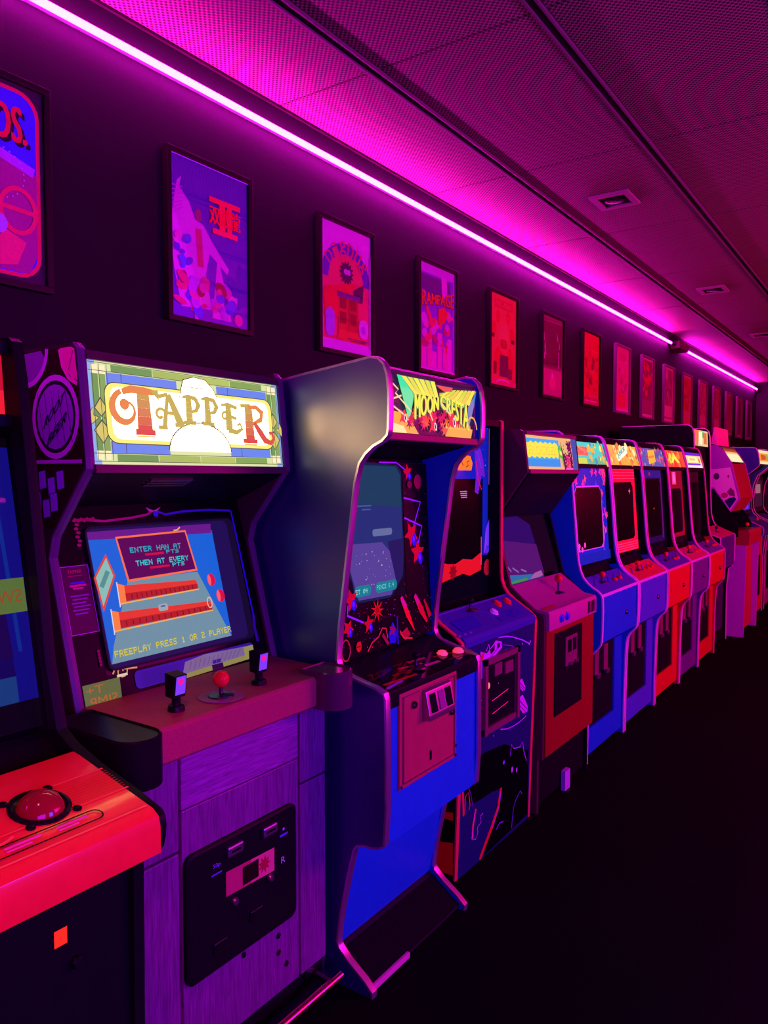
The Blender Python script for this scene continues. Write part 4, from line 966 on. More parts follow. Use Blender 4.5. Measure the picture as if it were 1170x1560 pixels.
# ------------------------------------------------------------------ navy cabinet with spaceship and cat mural
def build_mural_cabinet():
    yL, yR = 2.345, 2.99; th = .02; a, b = yL + th, yR - th
    t = thing('arcade_cabinet', 'navy cabinet with red edging and spaceship and cat mural on its front', 'arcade machine', (.5, (yL + yR) / 2, 0), 'arcade cabinets along the wall')
    prof = [(.934, 0), (.962, .83), (.955, .868), (.84, .938), (.808, .985), (.80, 1.05), (.80, 1.66), (.80, 1.685), (.14, 1.69)]
    sides(t, prof, yL, yR, th, M_black, .003, mat('red_edge_trim', (.55, .05, .06), .35), 1)
    mk('carcass', prism([(.12, .02), (.91, .02), (.94, .83), (.82, .90), (.735, .95), (.725, 1.66), (.12, 1.66)], a, b), M_matte, t)
    mk('header', box(.70, .795, a, b, 1.655, 1.68), M_black, t)
    M_navy = mat('navy_paint', (.008, .03, .085), .4)
    fp = mk('front_panel', prism([(.905, .0), (.938, .0), (.958, .845), (.93, .845)], a, b), M_navy, t)
    def F(l=.0012): return Art((.938, 0, 0), (0, 1, 0), (.020, 0, .845), l)
    A = F(); PK = '#d060e0'; RD = '#d02848'
    A.poly([(2.36, .42), (2.56, .41), (2.71, .395), (2.80, .36), (2.95, .30), (2.96, .02), (2.56, .005), (2.62, .10), (2.70, .22), (2.62, .235), (2.50, .24), (2.44, .25), (2.38, .30)], '#040408')
    A.line([(2.692, .225), (2.675, .155), (2.62, .09), (2.535, .012), (2.527, .004)], [.012, .020, .022, .020, .006], '#d02030'); A.line([(2.70, .225), (2.683, .155), (2.628, .09)], .004, PK)
    A.line([(2.486, .217), (2.466, .160), (2.464, .111)], .014, RD); A.line([(2.480, .217), (2.460, .111), (2.49, .100), (2.506, .118), (2.500, .14), (2.53, .15), (2.525, .175), (2.545, .178)], .004, PK)
    A.line([(2.377, .354), (2.384, .29), (2.391, .225)], .014, RD); A.line([(2.400, .24), (2.402, .295), (2.425, .30), (2.437, .25), (2.43, .23)], .005, RD)
    A.line([(2.40, .37), (2.425, .35), (2.415, .33), (2.44, .29), (2.46, .235)], .004, '#6030a0')
    A.line([(2.895, .130), (2.877, .150), (2.85, .135), (2.83, .12), (2.815, .10), (2.802, .02)], .004, '#7040c0'); A.line([(2.66, .07), (2.69, .085), (2.72, .08)], .005, '#8040c0')
    A.line([(2.771, .33), (2.777, .375), (2.80, .352), (2.83, .345), (2.863, .340), (2.884, .356), (2.90, .31), (2.929, .262)], .004, '#b050f0')
    A.disc(2.790, .268, .006, '#e0c0ff', ry=.012); A.disc(2.835, .252, .006, '#d070ff', ry=.010); A.disc(2.711, .322, .008, '#8070f0')
    A.poly([(2.484, .709), (2.485, .807), (2.535, .79), (2.61, .826), (2.66, .812), (2.665, .79), (2.60, .765), (2.53, .745), (2.505, .70)], PK); A.poly([(2.56, .80), (2.60, .812), (2.60, .79), (2.57, .78)], '#201030'); A.poly([(2.62, .812), (2.645, .812), (2.645, .795), (2.62, .79)], '#301040'); A.line([(2.53, .80), (2.55, .822), (2.56, .80)], .005, PK); A.line([(2.63, .83), (2.615, .85)], .003, PK); A.poly([(2.484, .79), (2.52, .80), (2.50, .76)], RD); A.line([(2.51, .75), (2.62, .79)], .003, '#602080')
    A.line([(2.635, .833), (2.70, .826), (2.761, .812), (2.85, .785), (2.917, .758)], .005, '#b080ff'); A.line([(2.652, .802), (2.75, .78), (2.833, .737)], .003, '#8050c0'); A.disc(2.917, .758, .006, '#d0b0ff'); A.disc(2.93, .765, .004, '#d0b0ff')
    for (u, v, s) in ((2.86, .595, .028), (2.875, .510, .042)):
        A.poly([(u - s * 1.1, v + s), (u - s * .2, v + s * 1.1), (u + s * 1.1, v - s * .4), (u + s * 1.0, v - s * .9), (u, v - s * .8), (u - s, v)], PK); A.line([(u - s * .8, v + s * .6), (u + s * .9, v - s * .6)], .005, '#602080'); A.line([(u - s * .9, v + s * .2), (u + s * .6, v - s * .8)], .003, '#602080')
    A.line([(2.667, .467), (2.73, .452), (2.787, .448), (2.85, .450), (2.906, .458)], .005, '#b050e0')
    A.stars(2.45, .45, 2.95, .84, 18, ['#c0a0ff', '#ffffff'], .004, 6)
    A.build('mural', M_print, fp)
    # coin door recess frame
    cd = mk('coin_door', join(box(.955, .972, 2.505, 2.805, .748, .770), box(.949, .966, 2.505, 2.805, .485, .508), box(.950, .972, 2.505, 2.527, .485, .77), box(.950, .972, 2.783, 2.805, .485, .77)), mat('dark_rose_steel', (.22, .05, .10), .35, metal=.3), t)
    mk('door_plate', box(.945, .957, 2.527, 2.783, .508, .748), M_blackgloss, cd)
    mk('coin_light', lathe([(.014, 0), (.012, .004), (.001, .005)], (.957, 2.550, .665), 12, (1, 0, 0)), mat('amber_lens', (.9, .5, .2), .3, emit=('#ffa050', .7)), cd, label='small amber coin light')
    mk('coin_slot', box(.957, .963, 2.60, 2.66, .69, .735), mat('dark_rose_steel', (.22, .05, .10), .35), cd); mk('coin_slot', box(.957, .963, 2.69, 2.76, .68, .725), mat('dark_rose_steel', (.22, .05, .10), .35), cd)
    for z in (.55, .60): mk('rod', tube([(.960, 2.58, z), (.960, 2.72, z + .015)], .002), M_steel, cd)
    # bezel with tall art
    mk('bezel', box(.728, .742, a, b, .945, 1.655), M_blackgloss, t)
    A = Art((.742, 0, .95), (0, 1, 0), (0, 0, 1)); A.rect(a, 0, b, .70, '#060410'); A.rect(2.42, .16, 2.96, .70, '#10309a'); A.stars(2.85, .50, 2.97, .70, 22, ['#80a0ff', '#ffffff'], .003, 3)
    A.rect(2.44, .16, 2.912, .485, '#060207'); [A.rect(2.715 + .003 * k, .432 - .008 * k, 2.775, .436 - .008 * k, '#c0a0a8') for k in range(4)]
    A.poly([(2.47, .52), (2.50, .58), (2.60, .575), (2.69, .59), (2.80, .578), (2.82, .55), (2.81, .52)], '#f0c020'); A.line([(2.70, .535), (2.72, .565), (2.74, .538)], .006, '#504010'); A.line([(2.79, .56), (2.77, .552), (2.785, .54), (2.765, .534)], .005, '#504010')
    A.poly([(2.835, .60), (2.85, .50), (2.84, .43), (2.87, .42), (2.90, .50), (2.93, .49), (2.915, .56), (2.89, .61)], '#6828a8'); A.line([(2.85, .56), (2.87, .48), (2.90, .44)], .006, '#c02048'); A.line([(2.86, .60), (2.90, .53)], .005, '#3060e0')
    A.poly([(2.56, .08), (2.57, .16), (2.62, .15), (2.68, .145), (2.74, .16), (2.82, .15), (2.90, .175), (2.90, .10), (2.80, .085), (2.74, .10)], '#c82020'); A.disc(2.955, .105, .03, '#b01828', ry=.035); A.line([(2.90, .12), (2.90, .24)], .006, '#d06080'); A.burst(2.66, .115, .02, .035, 8, '#801018')
    A.poly([(2.925, .17), (2.94, .27), (2.97, .31), (2.985, .19), (2.96, .165)], '#8848d8')
    for k in range(3): A.line([(2.93 + .012 * k, .16), (2.95 + .01 * k, .20)], .005, '#4020a0')
    A.rect(2.962, .46, 2.968, .70, '#9060b0')
    A.build('screen_art', print_mat('lit_bezel_art', .38, .2, .1), t)
    # control deck
    pr = [(.82, .90), (.832, .948), (.955, .872), (.965, .858), (.962, .838), (.94, .84), (.93, .87)]
    cp = mk('control_panel', prism(pr, a, b), mat('deep_blue_overlay', (.04, .04, .26), .3), t)
    A = Art((.957, 0, .871), (0, 1, 0), (-.122, 0, .0755), .0016)
    A.line([(a, .135), (2.62, .138)], .004, '#8060d0'); A.line([(2.62, .138), (2.93, .140)], .004, '#8060d0'); A.line([(2.63, .10), (2.74, .045)], .003, '#6050d0'); A.rect(2.40, .03, 2.56, .09, '#2020a0'); A.rect(2.70, .02, 2.90, .06, '#2a22a0')
    for u in (2.36, 2.40, 2.44): A.disc(u, .018, .010, '#7050c0', ry=.006)
    A.build('print', M_glossprint, cp)
    joystick(t, .855, 2.60, .932, M_blackgloss, .03, .013)
    for (x, y, m) in ((.865, 2.81, M_redball), (.868, 2.895, M_redball), (.895, 2.72, M_white)): button(t, x, y, .948 - (x - .832) * .618, m, .016, (.52, 0, .85))
    # red painted near side
    A = Art((0, yL, 0), (1, 0, 0), (0, 0, 1)); A.rect(.5, .02, .928, .60, '#d82018')
    A.poly([(.80, .30), (.93, .32), (.93, .25), (.86, .24), (.82, .18), (.78, .19)], '#100408'); A.poly([(.84, .22), (.93, .22), (.928, .14), (.88, .13), (.85, .16)], '#100408'); A.poly([(.86, .40), (.94, .38), (.94, .35), (.90, .36), (.87, .35)], '#7030c0'); A.poly([(.88, .44), (.945, .45), (.945, .42), (.90, .42)], '#100408')
    A.build('side_art', M_print, t, label='red painted side with black figures')
build_mural_cabinet()

# ------------------------------------------------------------------ maroon cabinet
def build_maroon_cabinet():
    yL, yR = 3.02, 3.635; th = .018; a, b = yL + th, yR - th
    t = thing('arcade_cabinet', 'maroon-fronted cabinet with magenta control deck and blue and yellow marquee', 'arcade machine', (.5, (yL + yR) / 2, 0), 'arcade cabinets along the wall')
    M_mar = mat('maroon_paint', (.21, .008, .008), .4); M_dk = mat('dark_maroon_side', (.06, .012, .03), .4)
    prof = [(.955, .0), (.955, .24), (.978, .24), (.982, .835), (.975, .86), (.94, .868), (.826, .966), (.75, 1.26), (.85, 1.40), (.90, 1.465), (.897, 1.485), (.878, 1.635), (.86, 1.645), (.14, 1.65)]
    line = prof
    for (p, q) in ((yL, a), (b, yR)):
        s = mk('side_panel', prism(line + [(.12, 1.65), (.12, 0)], p, q), M_dk if p == yL else M_black, t)
    mk('carcass', prism([(.12, .02), (.94, .02), (.94, .23), (.965, .25), (.965, .83), (.80, .955), (.70, 1.30), (.83, 1.41), (.83, 1.62), (.12, 1.63)], a, b), M_matte, t)
    mk('front_panel', box(.962, .985, a, b, .245, .835), M_mar, t, bev=.003)
    mk('foot', box(.945, .965, 3.32, 3.38, 0, .09), mat('lilac_plastic', (.4, .25, .6), .4), t)
    cd = mk('coin_door', box(.984, .990, 3.125, 3.45, .40, .765), M_black, t, bev=.003)
    mk('coin_plate', box(.990, .994, 3.235, 3.375, .60, .73), mat('dark_rose_steel', (.22, .05, .10), .35), cd)
    for y_ in (3.26, 3.32): mk('coin_slot', box(.994, .998, y_, y_ + .035, .66, .715), M_matte, cd)
    for y_ in (3.27, 3.34): mk('return_lever', box(.994, 1.004, y_, y_ + .03, .60, .615), M_steel, cd)
    M_mag = mat('magenta_deck', (.36, .06, .20), .42)
    cp = mk('control_panel', prism([(.80, .945), (.815, .968), (.935, .880), (.99, .872), (.997, .862), (.997, .79), (.96, .785)], a, b), M_mag, t, smooth=True)
    joystick(t, .90, 3.375, .905, M_redball, .055, .019)
    for y_ in (3.17, 3.235): button(t, .997, y_, .828, mat('blue_button', (.03, .12, .6), .3), .015, (1, 0, 0))
    for k in range(6):
        mk('grille_slot', box(.9965, .999, 3.50 + .018 * k, 3.508 + .018 * k, .80, .855), M_matte, cp)
        mk('grille_slot', box(.80, .815, 3.43 + .020 * k, 3.436 + .020 * k, .955, .985), M_matte, cp)
    A = Art((.99, 0, .872), (0, 1, 0), (-.055, 0, .008), .002); A.rect(3.06, .02, 3.18, .04, '#d02030'); A.build('print', M_print, cp)
    # screen
    A = Art((.805, 0, .965), (0, 1, 0), (-.10, 0, .33), .003); A.rect(a, 0, b, .34, '#08040e'); A.poly([(a, .0), (3.44, .0), (3.42, .26), (3.30, .31), (a, .31)], '#381080'); A.poly([(a, .0), (3.44, 0), (3.435, .16), (a, .21)], '#6a1c8c'); A.poly([(a, .006), (3.40, .006), (3.38, .022), (3.20, .035), (a, .05)], '#3888d8'); A.poly([(3.05, .006), (3.25, .006), (3.24, .018), (3.06, .018)], '#50b060'); A.poly([(3.27, .006), (3.42, .01), (3.41, .035), (3.33, .03)], '#d870d0')
    for (u0, v0, u1, v1) in ((3.05, .06, 3.10, .11), (3.12, .05, 3.17, .075), (3.20, .045, 3.25, .06)): A.line([(u0, v1), (u1, v0)], .008, '#a080e0')
    A.build('screen', print_mat('violet_tube_screen', .6, .12, .0, base=.01), t)
    mk('screw', ball((.715, 3.30, 1.265), .006, 8), M_steel, t)
    # visor and marquee
    mk('visor', prism([(.75, 1.27), (.765, 1.265), (.90, 1.455), (.885, 1.462)], a, b), M_black, t)
    mk('marquee_retainer', join(prism([(.85, 1.455), (.907, 1.458), (.905, 1.474), (.85, 1.476)], a, b), prism([(.83, 1.622), (.888, 1.625), (.885, 1.640), (.83, 1.642)], a, b)), mat('dark_rose_trim', (.18, .04, .07), .35), t)
    A = Art((.896, 0, 1.476), (0, 1, 0), (-.018, 0, .15)); a2, b2 = a, b
    A.rect(a2, 0, b2, .148, '#f0a868'); A.rect(a2, .012, 3.40, .136, '#18a0e0'); A.rect(a2, .012, 3.40, .045, '#1088d8')
    sc = [(a2, .055)] + [(a2 + .02 + .32 * k / 12, .052 + (.006 if k % 2 else -.003)) for k in range(13)] + [(3.385, .06), (3.395, .09), (3.38, .112)] + [(a2 + .34 - .32 * k / 12, .118 + (.006 if k % 2 else -.003)) for k in range(13)] + [(a2, .116)]
    A.poly(sc, '#f8d820'); A.text('FROGGER', 3.055, .066, 3.37, .106, '#e8a818'); A.text('FROGGER', 3.052, .069, 3.367, .108, '#f0e030')
    A.poly([(3.38, .10), (3.41, .115), (3.43, .09), (3.455, .085), (3.45, .05), (3.47, .02), (3.43, .015), (3.42, .05), (3.39, .06)], '#40b030'); A.poly([(3.40, .09), (3.44, .08), (3.44, .06), (3.40, .07)], '#d0e040')
    A.poly([(3.445, .0), (3.56, .0), (3.545, .136), (3.415, .136)], '#58102c'); A.poly([(3.415, .136), (3.49, .136), (3.50, .07), (3.445, .075)], '#d8b060'); A.poly([(3.47, .0), (3.53, .0), (3.52, .06), (3.48, .07)], '#e02858')
    A.stars(3.45, .01, 3.555, .135, 90, ['#200810', '#e0b070', '#400818', '#f07090'], .005, 12); A.poly([(3.56, .0), (b, .0), (b, .148), (3.55, .148)], '#1c4a9a'); A.rect(3.46, .0, 3.55, .008, '#ff50c0')
    A.build('marquee', M_marquee, t)
build_maroon_cabinet()

# ------------------------------------------------------------------ the row of five round-shouldered cabinets
NP = [(.930, 0), (.932, .25), (.938, .50), (.950, .56), (.992, .60), (1.001, .64), (1.003, .835), (.992, .868), (.93, .905), (.893, .95), (.872, 1.03), (.853, 1.25), (.830, 1.505), (.795, 1.635), (.775, 1.668), (.73, 1.675), (.14, 1.675)]
def round_cabinet(yL, w, label, body, body_rgb, mould_m, deck_rgb, draw_m, draw_b, black_side=False):
    yR = yL + w; th = .018; a, b = yL + th, yR - th
    t = thing('arcade_cabinet', label, 'arcade machine', (.5, (yL + yR) / 2, 0), 'arcade cabinets along the wall')
    M_b = mat(body, body_rgb, .42)
    sides(t, NP, yL, yR, th, M_b, .004, mould_m, 1)
    mk('carcass', prism([(.12, .02), (.90, .02), (.905, .56), (.97, .63), (.97, .83), (.87, .90), (.815, .98), (.785, 1.50), (.75, 1.55), (.74, 1.64), (.12, 1.65)], a, b), M_matte, t)
    lin_ = [(.76, 1.63), (.782, 1.62), (.822, 1.50), (.846, 1.25), (.864, 1.03), (.882, .955), (.80, .945)]
    for p, q in ((a, a + .003), (b - .003, b)): mk('side_liner', prism(lin_, p, q), M_black, t)
    mk('header', prism([(.74, 1.640), (.79, 1.628), (.772, 1.662), (.74, 1.668)], a, b), M_black, t)
    lp = mk('lower_panel', join(box(.895, .918, a, a + .055, .03, .56), box(.895, .918, b - .13, b, .03, .56), box(.895, .918, a + .055, b - .13, .03, .16)), M_b, t)
    cd = mk('coin_door', box(.895, .910, a + .057, b - .132, .162, .56), M_black, t)
    for k in (0, 1):
        y_ = a + .12 + .14 * k
        c = mk('coin_chute', box(.910, .922, y_, y_ + .06, .42, .555), mat('dark_rose_steel', (.22, .05, .10), .35), cd, bev=.003)
        mk('coin_return', box(.918, .936, y_ + .01, y_ + .05, .40, .425), M_steel, c, bev=.003)
    cb = mk('control_box', box(.955, .994, a, b, .615, .858), M_b, t, bev=.004)
    mk('control_trim', box(.990, .998, a, b, .846, .862), mould_m, cb)
    disc_lock(cb, .994, (a + b) / 2 + .10, .72, M_dsteel, .013)
    mk('emblem', lathe([(.030, 0), (.029, .002), (.001, .002)], (.994, a + .09, .74), 16, (1, 0, 0)), M_b, cb)
    cp = mk('control_panel', prism([(.875, .905), (.885, .930), (.95, .888), (.995, .862), (.985, .85)], a, b), mat('deck_' + body, deck_rgb, .35), t)
    joystick(t, .935, a + .17, .90, M_redball, .03, .016)
    button(t, .945, a + .34, .895, M_redball, .013); button(t, .945, a + .42, .895, M_redball, .013)
    A = Art((.955, 0, .887), (0, 1, 0), (-.065, 0, .042), .0016)
    for k in range(5): A.line([(a + .05 + .10 * k, .012), (a + .12 + .10 * k, .05)], .006, ['#5040d0', '#a02060', '#3060e0'][k % 3])
    A.build('print', M_print, cp)
    mk('bezel', prism([(.825, .96), (.842, .96), (.80, 1.495), (.785, 1.495)], a, b), M_blackgloss, t)
    A = Art((.842, a, .965), (0, 1, 0), (-.042, 0, .53), .0014); draw_b(A, b - a, .53); A.build('bezel_art', print_mat('lit_bezel_film', .30, .2, .1), t)
    mk('marquee_retainer', prism([(.79, 1.487), (.830, 1.487), (.826, 1.508), (.79, 1.51)], a, b), M_black, t)
    A = Art((.820, a, 1.509), (0, 1, 0), (-.033, 0, .118)); draw_m(A, b - a, .122); A.build('marquee', M_marquee, t)
def screen_hole(A, w, u0, u1, v0, v1, c='#080206'): A.poly([(u0, v0 + .02), (u0 + .03, v0), (u1 - .03, v0 + .0), (u1, v0 + .02), (u1 + .01, v1 - .03), (u1 - .02, v1), (u0 + .02, v1), (u0 - .01, v1 - .03)], c)
def bz_jungle(A, w, h):
    A.rect(0, 0, w, h, '#1c3ab0'); rg = random.Random(5)
    for k in range(60):
        s = rg.choice([0, 1, 2]); u = rg.uniform(0, w) if s == 0 else (rg.uniform(0, .1) if s == 1 else rg.uniform(w - .10, w)); v = rg.uniform(h - .10, h) if s == 0 else rg.uniform(.02, h)
        A.burst(u, v, .010, .026, 4, rg.choice(['#e03090', '#ff50a0', '#ff6080', '#b030c0', '#4050e0', '#ff8060']), rg.uniform(0, 3))
    A.rect(0, 0, w, .07, '#1838a0'); A.rect(0, 0, w, .02, '#0a0810'); A.poly([(.07, .09), (w - .11, .09), (w - .085, .14), (w - .10, h - .13), (w - .13, h - .10), (.10, h - .10), (.07, h - .13)], '#c060e0'); screen_hole(A, w, .08, w - .11, .095, h - .108, '#10030a')
    for k in range(4): A.disc(.05 + .04 * k, .10 + .02 * (k % 2), .014, '#f070c0')
def bz_red(A, w, h):
    A.rect(0, 0, w, h, '#08040a'); A.rect(.04, .03, w - .06, h, '#d81838')
    for k in range(4): A.rect(.04, h - .012 - .018 * k, w - .06, h - .006 - .018 * k, '#ff5060')
    for k in range(4): A.rect(.05, .035 + .014 * k, w - .07, .041 + .014 * k, '#ff5070')
    screen_hole(A, w, .09, w - .12, .10, h - .085); A.burst(w - .18, h - .14, .006, .020, 4, '#e0c0a0')
def bz_dark(A, w, h):
    A.rect(0, 0, w, h, '#0a0614'); A.rect(.04, .04, w - .06, h - .005, '#201048'); A.line([(w - .09, .06), (w - .08, h - .06)], .03, '#502068'); A.rect(.05, h - .06, w - .07, h - .01, '#283080'); screen_hole(A, w, .07, w - .11, .08, h - .07); A.burst(w * .5, h * .5, .003, .010, 4, '#e08040'); A.disc(w * .4, h - .035, .02, '#a02860', ry=.012)
def bz_maroon(A, w, h):
    A.rect(0, 0, w, h, '#1a0410'); A.rect(.04, .04, w - .06, h - .01, '#801028'); screen_hole(A, w, .06, w - .11, .07, h - .14, '#12030a'); A.rect(w * .35, h - .11, w * .55, h - .02, '#e070a0'); A.disc(w * .45, h - .06, .03, '#f0b0e0', ry=.04)
def bz_black(A, w, h):
    A.rect(0, 0, w, h, '#050205'); A.rect(.06, h - .10, w - .10, h - .02, '#30081a'); screen_hole(A, w, .07, w - .11, .07, h - .12, '#0a0308')
def mq_kong(A, w, h):
    A.rect(0, 0, w, h, '#30c8c0'); A.rect(0, 0, w, .03, '#60b080'); A.poly([(.05, .05), (.30, .045), (.30, .095), (.05, .098)], '#ff6048')
    rg = random.Random(2)
    for k in range(16): A.burst(rg.uniform(.05, .30), rg.uniform(.05, .09), .004, .012, 4, rg.choice(['#d03020', '#ff9070', '#e0a080']))
    for k in range(30): A.disc(rg.uniform(.28, w), rg.uniform(0, h), rg.uniform(.008, .022), rg.choice(['#e8b030', '#e88040', '#50c8a0', '#f0e060', '#e05040', '#3090c0']))
    A.rect(.06, 0, .24, .03, '#c8d040')
def mq_junior(A, w, h):
    A.rect(0, 0, w, h, '#f0a830'); rg = random.Random(6)
    for k in range(46): A.disc(rg.uniform(0, w), rg.uniform(0, h), rg.uniform(.008, .026), rg.choice(['#ff8028', '#f8d860', '#e86030', '#ffe8a0', '#f05030', '#ff9050']))
    A.poly([(.16, .02), (.36, .075), (.37, .118), (.30, .118), (.13, .055)], '#f0f0d0')
    A.text('JUNIOR', 0, 0, 1, 1, '#1898a0', warp=lambda p, q: (.17 + .17 * p - .012 * q, .035 + .05 * p + .034 * q), bold=.002)
def mq_sailor(A, w, h):
    A.rect(0, 0, w, h, '#4050a8'); rg = random.Random(8)
    for k in range(60): A.burst(rg.uniform(0, w), rg.uniform(0, h), .006, rg.uniform(.012, .028), 5, rg.choice(['#e03040', '#f06030', '#c02860', '#4060c0', '#e8a040', '#802060', '#ff5050']), rg.uniform(0, 3))
    A.poly([(.15, .01), (.32, .03), (.35, .112), (.19, .105)], '#f8b020'); A.poly([(.18, .05), (.31, .06), (.315, .075), (.185, .065)], '#f07820')
def mq_fire(A, w, h):
    A.rect(0, 0, w, h, '#f04818'); rg = random.Random(9)
    for k in range(30): A.disc(rg.uniform(.05, w - .05), rg.uniform(.01, h - .02), rg.uniform(.01, .03), rg.choice(['#ff8020', '#ffb028', '#ff5018', '#f03018', '#ffd040']))
    A.poly([(.12, .03), (.24, .11), (.36, .035), (.30, .03), (.24, .06), (.18, .03)], '#ffe040')
def mq_cream(A, w, h):
    A.rect(0, 0, w, h, '#f8d890'); A.rect(0, h - .025, w, h, '#6020d0'); A.rect(0, 0, w, .022, '#f0e0ff'); A.rect(.05, .020, w - .05, .035, '#6030e0'); A.rr(.10, .045, w - .12, .088, .015, '#fff0b0'); A.rect(.14, .058, w - .2, .075, '#f0c060'); A.disc(w - .07, .06, .02, '#f05030')
M_wm = mat('white_edge_trim', (.55, .46, .62), .35); M_pm = mat('pink_edge_trim', (.55, .16, .30), .35)
round_cabinet(3.690, .605, 'bright blue cabinet with blue and pink bezel art beside the maroon one', 'bright_blue_paint', (.006, .22, .48), M_wm, (.06, .06, .40), mq_kong, bz_jungle)
round_cabinet(4.303, .605, 'periwinkle blue cabinet with orange marquee and red-framed screen', 'periwinkle_paint', (.05, .16, .45), M_wm, (.50, .04, .04), mq_junior, bz_red)
round_cabinet(4.918, .605, 'red cabinet with pink double edging and multicoloured marquee', 'bright_red_paint', (.46, .02, .012), M_pm, (.06, .05, .35), mq_sailor, bz_dark)
round_cabinet(5.530, .560, 'purple cabinet with fiery orange marquee between two red ones', 'purple_paint', (.10, .015, .18), M_wm, (.45, .05, .10), mq_fire, bz_maroon)
round_cabinet(6.095, .560, 'farther red cabinet with cream and violet marquee', 'scarlet_paint', (.42, .02, .012), M_pm, (.10, .06, .30), mq_cream, bz_black)

# ------------------------------------------------------------------ tall black cabinet
def build_tall_black():
    yL, yR = 6.68, 7.30; th = .02; a, b = yL + th, yR - th
    t = thing('arcade_cabinet', 'tall all-black cabinet rising above its neighbours with small lit marquee', 'arcade machine', (.5, (yL + yR) / 2, 0), 'arcade cabinets along the wall')
    prof = [(.90, 0), (.90, .62), (.955, .66), (.962, .92), (.95, .945), (.83, .975), (.775, 1.04), (.755, 1.15), (.742, 1.68), (.735, 1.83), (.70, 1.865), (.65, 1.87), (.14, 1.87)]
    sides(t, prof, yL, yR, th, M_black, .003, mat('silver_trim', (.6, .5, .52), .35), 1)
    mk('carcass', prism([(.12, .02), (.88, .02), (.88, .65), (.93, .68), (.93, .90), (.76, .98), (.70, 1.10), (.70, 1.66), (.68, 1.84), (.12, 1.85)], a, b), M_matte, t)
    mk('control_box', box(.93, .955, a, b, .67, .935), mat('indigo_panel', (.05, .04, .16), .4), t, bev=.003)
    cp = mk('control_panel', prism([(.78, 1.0), (.80, 1.01), (.955, .942), (.95, .93)], a, b), mat('rose_deck', (.45, .06, .14), .35), t)
    joystick(t, .88, a + .2, .972, M_blackgloss, .03, .013)
    A = Art((.72, 0, 1.70), (0, 1, 0), (-.006, 0, .13)); A.rect(a, 0, b, .135, '#e8c090'); A.poly([(a, .0), (a + .2, 0), (a + .25, .135), (a, .135)], '#e07040'); A.poly([(a + .26, .02), (a + .36, .01), (a + .38, .125), (a + .24, .12)], '#f8f0c0'); A.rect(a + .42, .02, a + .54, .12, '#d07030'); A.disc(a + .40, .10, .03, '#40a040'); A.disc(a + .1, .02, .04, '#60b040', ry=.02); A.build('marquee', M_marquee, t)
    A = Art((.708, 0, 1.05), (0, 1, 0), (-.006, 0, .60)); A.rect(a, 0, b, .60, '#040204'); A.rect(a + .05, .05, b - .05, .50, '#08030a'); A.build('screen', M_dimscreen, t)
    mk('coin_door', box(.878, .888, a + .1, b - .1, .12, .58), M_blackgloss, t, bev=.003)
build_tall_black()

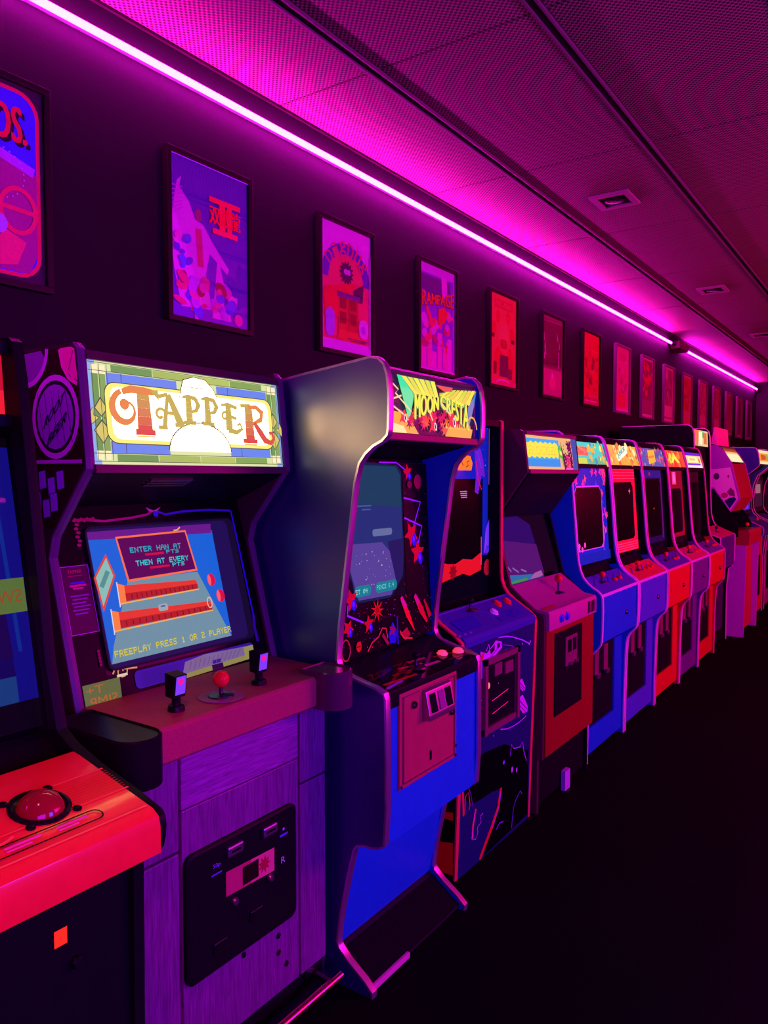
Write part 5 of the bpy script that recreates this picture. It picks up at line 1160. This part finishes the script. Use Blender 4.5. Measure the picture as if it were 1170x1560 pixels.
# ------------------------------------------------------------------ hooded pink cabinet beyond it
def build_hooded():
    yL, yR = 7.42, 8.10; th = .02; a, b = yL + th, yR - th
    t = thing('arcade_cabinet', 'hooded cabinet with pale pink side art and brown front beyond the black one', 'arcade machine', (.5, (yL + yR) / 2, 0), 'arcade cabinets along the wall')
    M_mg = mat('magenta_cabinet_paint', (.42, .06, .50), .4); M_br = mat('brown_front_panel', (.24, .14, .02), .45)
    hood = [(.45, 1.32), (.748, 1.327), (.895, 1.118), (.972, 1.24), (.895, 1.56), (.832, 1.665), (.77, 1.72), (.45, 1.74)]
    for p, q in ((yL, a), (b, yR)):
        mk('hood_side', prism(hood, p, q), M_mg, t)
        mk('neck_side', prism([(.45, 1.32), (.747, 1.327), (.96, 1.0), (.96, .9), (.45, .9)], p + .001, q - .001), M_black, t)
        mk('leg_panel', prism([(.14, 0), (1.02, 0), (1.03, .82), (.14, .9)], p, q), M_mg, t)
    mk('carcass', prism([(.14, .02), (.95, .02), (.95, .8), (.70, .95), (.62, 1.33), (.72, 1.32), (.86, 1.15), (.93, 1.24), (.86, 1.54), (.75, 1.70), (.14, 1.72)], a, b), M_matte, t)
    mk('front_panel', prism([(.93, 1.235), (.968, 1.242), (.892, 1.555), (.855, 1.55)], a, b), M_br, t)
    mk('visor', prism([(.88, 1.13), (.893, 1.122), (.966, 1.238), (.94, 1.245)], a, b), mat('dark_red_visor', (.30, .02, .02), .4), t)
    A = Art((.888, 0, 1.562), (0, 1, 0), (-.10, 0, .155), .004); A.rect(a, 0, b, .18, '#401008'); A.poly([(a + .02, .01), (b - .03, .01), (b - .04, .12), (a + .02, .12)], '#f8e8b0')
    for k in range(9): A.poly([(a + .03 + .065 * k, .10), (a + .05 + .065 * k, .17), (a + .075 + .065 * k, .10)], '#ff7020')
    A.build('marquee', M_marquee, t)
    tp = mk('topper', prism([(.715, 1.735), (.765, 1.722), (.75, 1.885), (.735, 1.885)], a + .0, b - .1), mat('rose_topper', (.75, .35, .38), .4), t)
    mk('control_panel', prism([(.70, .93), (1.045, .96), (1.055, .93), (1.05, .83), (.95, .80), (.75, .85)], a, b), mat('dark_red_deck', (.28, .03, .03), .4), t, bev=.004)
    joystick(t, .98, a + .3, .955, M_redball, .03, .018)
    mk('pedestal_front', box(.95, .975, a, b, .03, .80), mat('brown_red_front', (.35, .05, .03), .45), t)
    A = Art((0, yL, 0), (1, 0, 0), (0, 0, 1)); A.poly([(.50, 1.36), (.752, 1.34), (.893, 1.132), (.955, 1.24), (.885, 1.52), (.70, 1.50), (.50, 1.44)], '#fff0ee'); A.poly([(.84, 1.22), (.885, 1.15), (.94, 1.235), (.92, 1.26), (.87, 1.24)], '#204060'); A.poly([(.86, 1.30), (.88, 1.27), (.93, 1.26), (.92, 1.31), (.89, 1.34)], '#806070'); A.disc(.84, 1.27, .03, '#c07868', ry=.025); A.line([(.905, 1.16), (.95, 1.235)], .008, '#f0a0e0'); A.line([(.895, 1.17), (.938, 1.245)], .006, '#203880'); A.disc(.77, 1.44, .025, '#602060', ry=.03); A.disc(.87, 1.44, .008, '#906080', ry=.014); A.build('side_art', M_print, t)
build_hooded()

# ------------------------------------------------------------------ two cabinets at the right picture edge
def build_edge_cabinet(yL, label, M_s, M_low, mk_art):
    yR = yL + .66; th = .02; a, b = yL + th, yR - th
    t = thing('arcade_cabinet', label, 'arcade machine', (.5, (yL + yR) / 2, 0), 'arcade cabinets along the wall')
    prof = [(.93, 0), (.93, .80), (1.02, .83), (1.03, .93), (.97, .96), (.84, 1.02), (.80, 1.12), (.83, 1.42), (.96, 1.53), (.98, 1.56), (.955, 1.715), (.90, 1.73), (.14, 1.73)]
    sides(t, prof, yL, yR, th, M_s, .003, mat('silver_trim', (.6, .5, .52), .35), 1)
    mk('carcass', prism([(.12, .02), (.90, .02), (.90, .80), (.98, .84), (.98, .91), (.80, 1.0), (.75, 1.12), (.74, 1.42), (.92, 1.54), (.91, 1.70), (.12, 1.71)], a, b), M_matte, t)
    mk('front_panel', box(.90, .922, a, b, .03, .80), M_low, t, bev=.003)
    mk('coin_door', box(.922, .93, a + .15, b - .15, .2, .62), M_black, t)
    mk('control_panel', prism([(.80, 1.0), (.815, 1.015), (1.02, .935), (1.02, .85), (.98, .84)], a, b), mat('navy_deck', (.04, .06, .25), .35), t)
    joystick(t, .93, a + .2, .965, M_redball, .03, .016)
    A = Art((.800, 0, 1.05), (0, 1, 0), (-.012, 0, .38), .012); mk_art(A, a, b); A.build('screen', M_screen, t)
    A = Art((.975, 0, 1.562), (0, 1, 0), (-.022, 0, .14), .003); A.rect(a, 0, b, .142, '#f0d8a0'); A.rect(a + .03, .03, b - .05, .11, '#e89030'); A.poly([(a + .1, .04), (b - .2, .05), (b - .22, .09), (a + .12, .10)], '#c05020'); A.disc(b - .12, .07, .05, '#80a040', ry=.04); A.build('marquee', M_marquee, t)
def art_a(A, a, b): A.rect(a, 0, b, .38, '#060410'); A.rect(a + .06, .22, b - .10, .35, '#c0b8a0'); A.rect(a + .06, .04, b - .10, .20, '#3020c0'); A.rect(a + .10, .05, b - .2, .12, '#6030ff')
def art_b(A, a, b): A.rect(a, 0, b, .38, '#08040a'); A.rect(a + .06, .05, b - .1, .34, '#301030'); A.rect(a + .1, .2, b - .2, .3, '#a06070')
build_edge_cabinet(8.38, 'dark blue hooded cabinet with violet screen near the right picture edge', mat('deep_navy_paint', (.03, .05, .20), .4), mat('rust_red_front', (.40, .05, .02), .45), art_a)
build_edge_cabinet(9.15, 'last visible cabinet cut off by the right picture edge', M_black, mat('violet_front', (.20, .05, .25), .45), art_b)
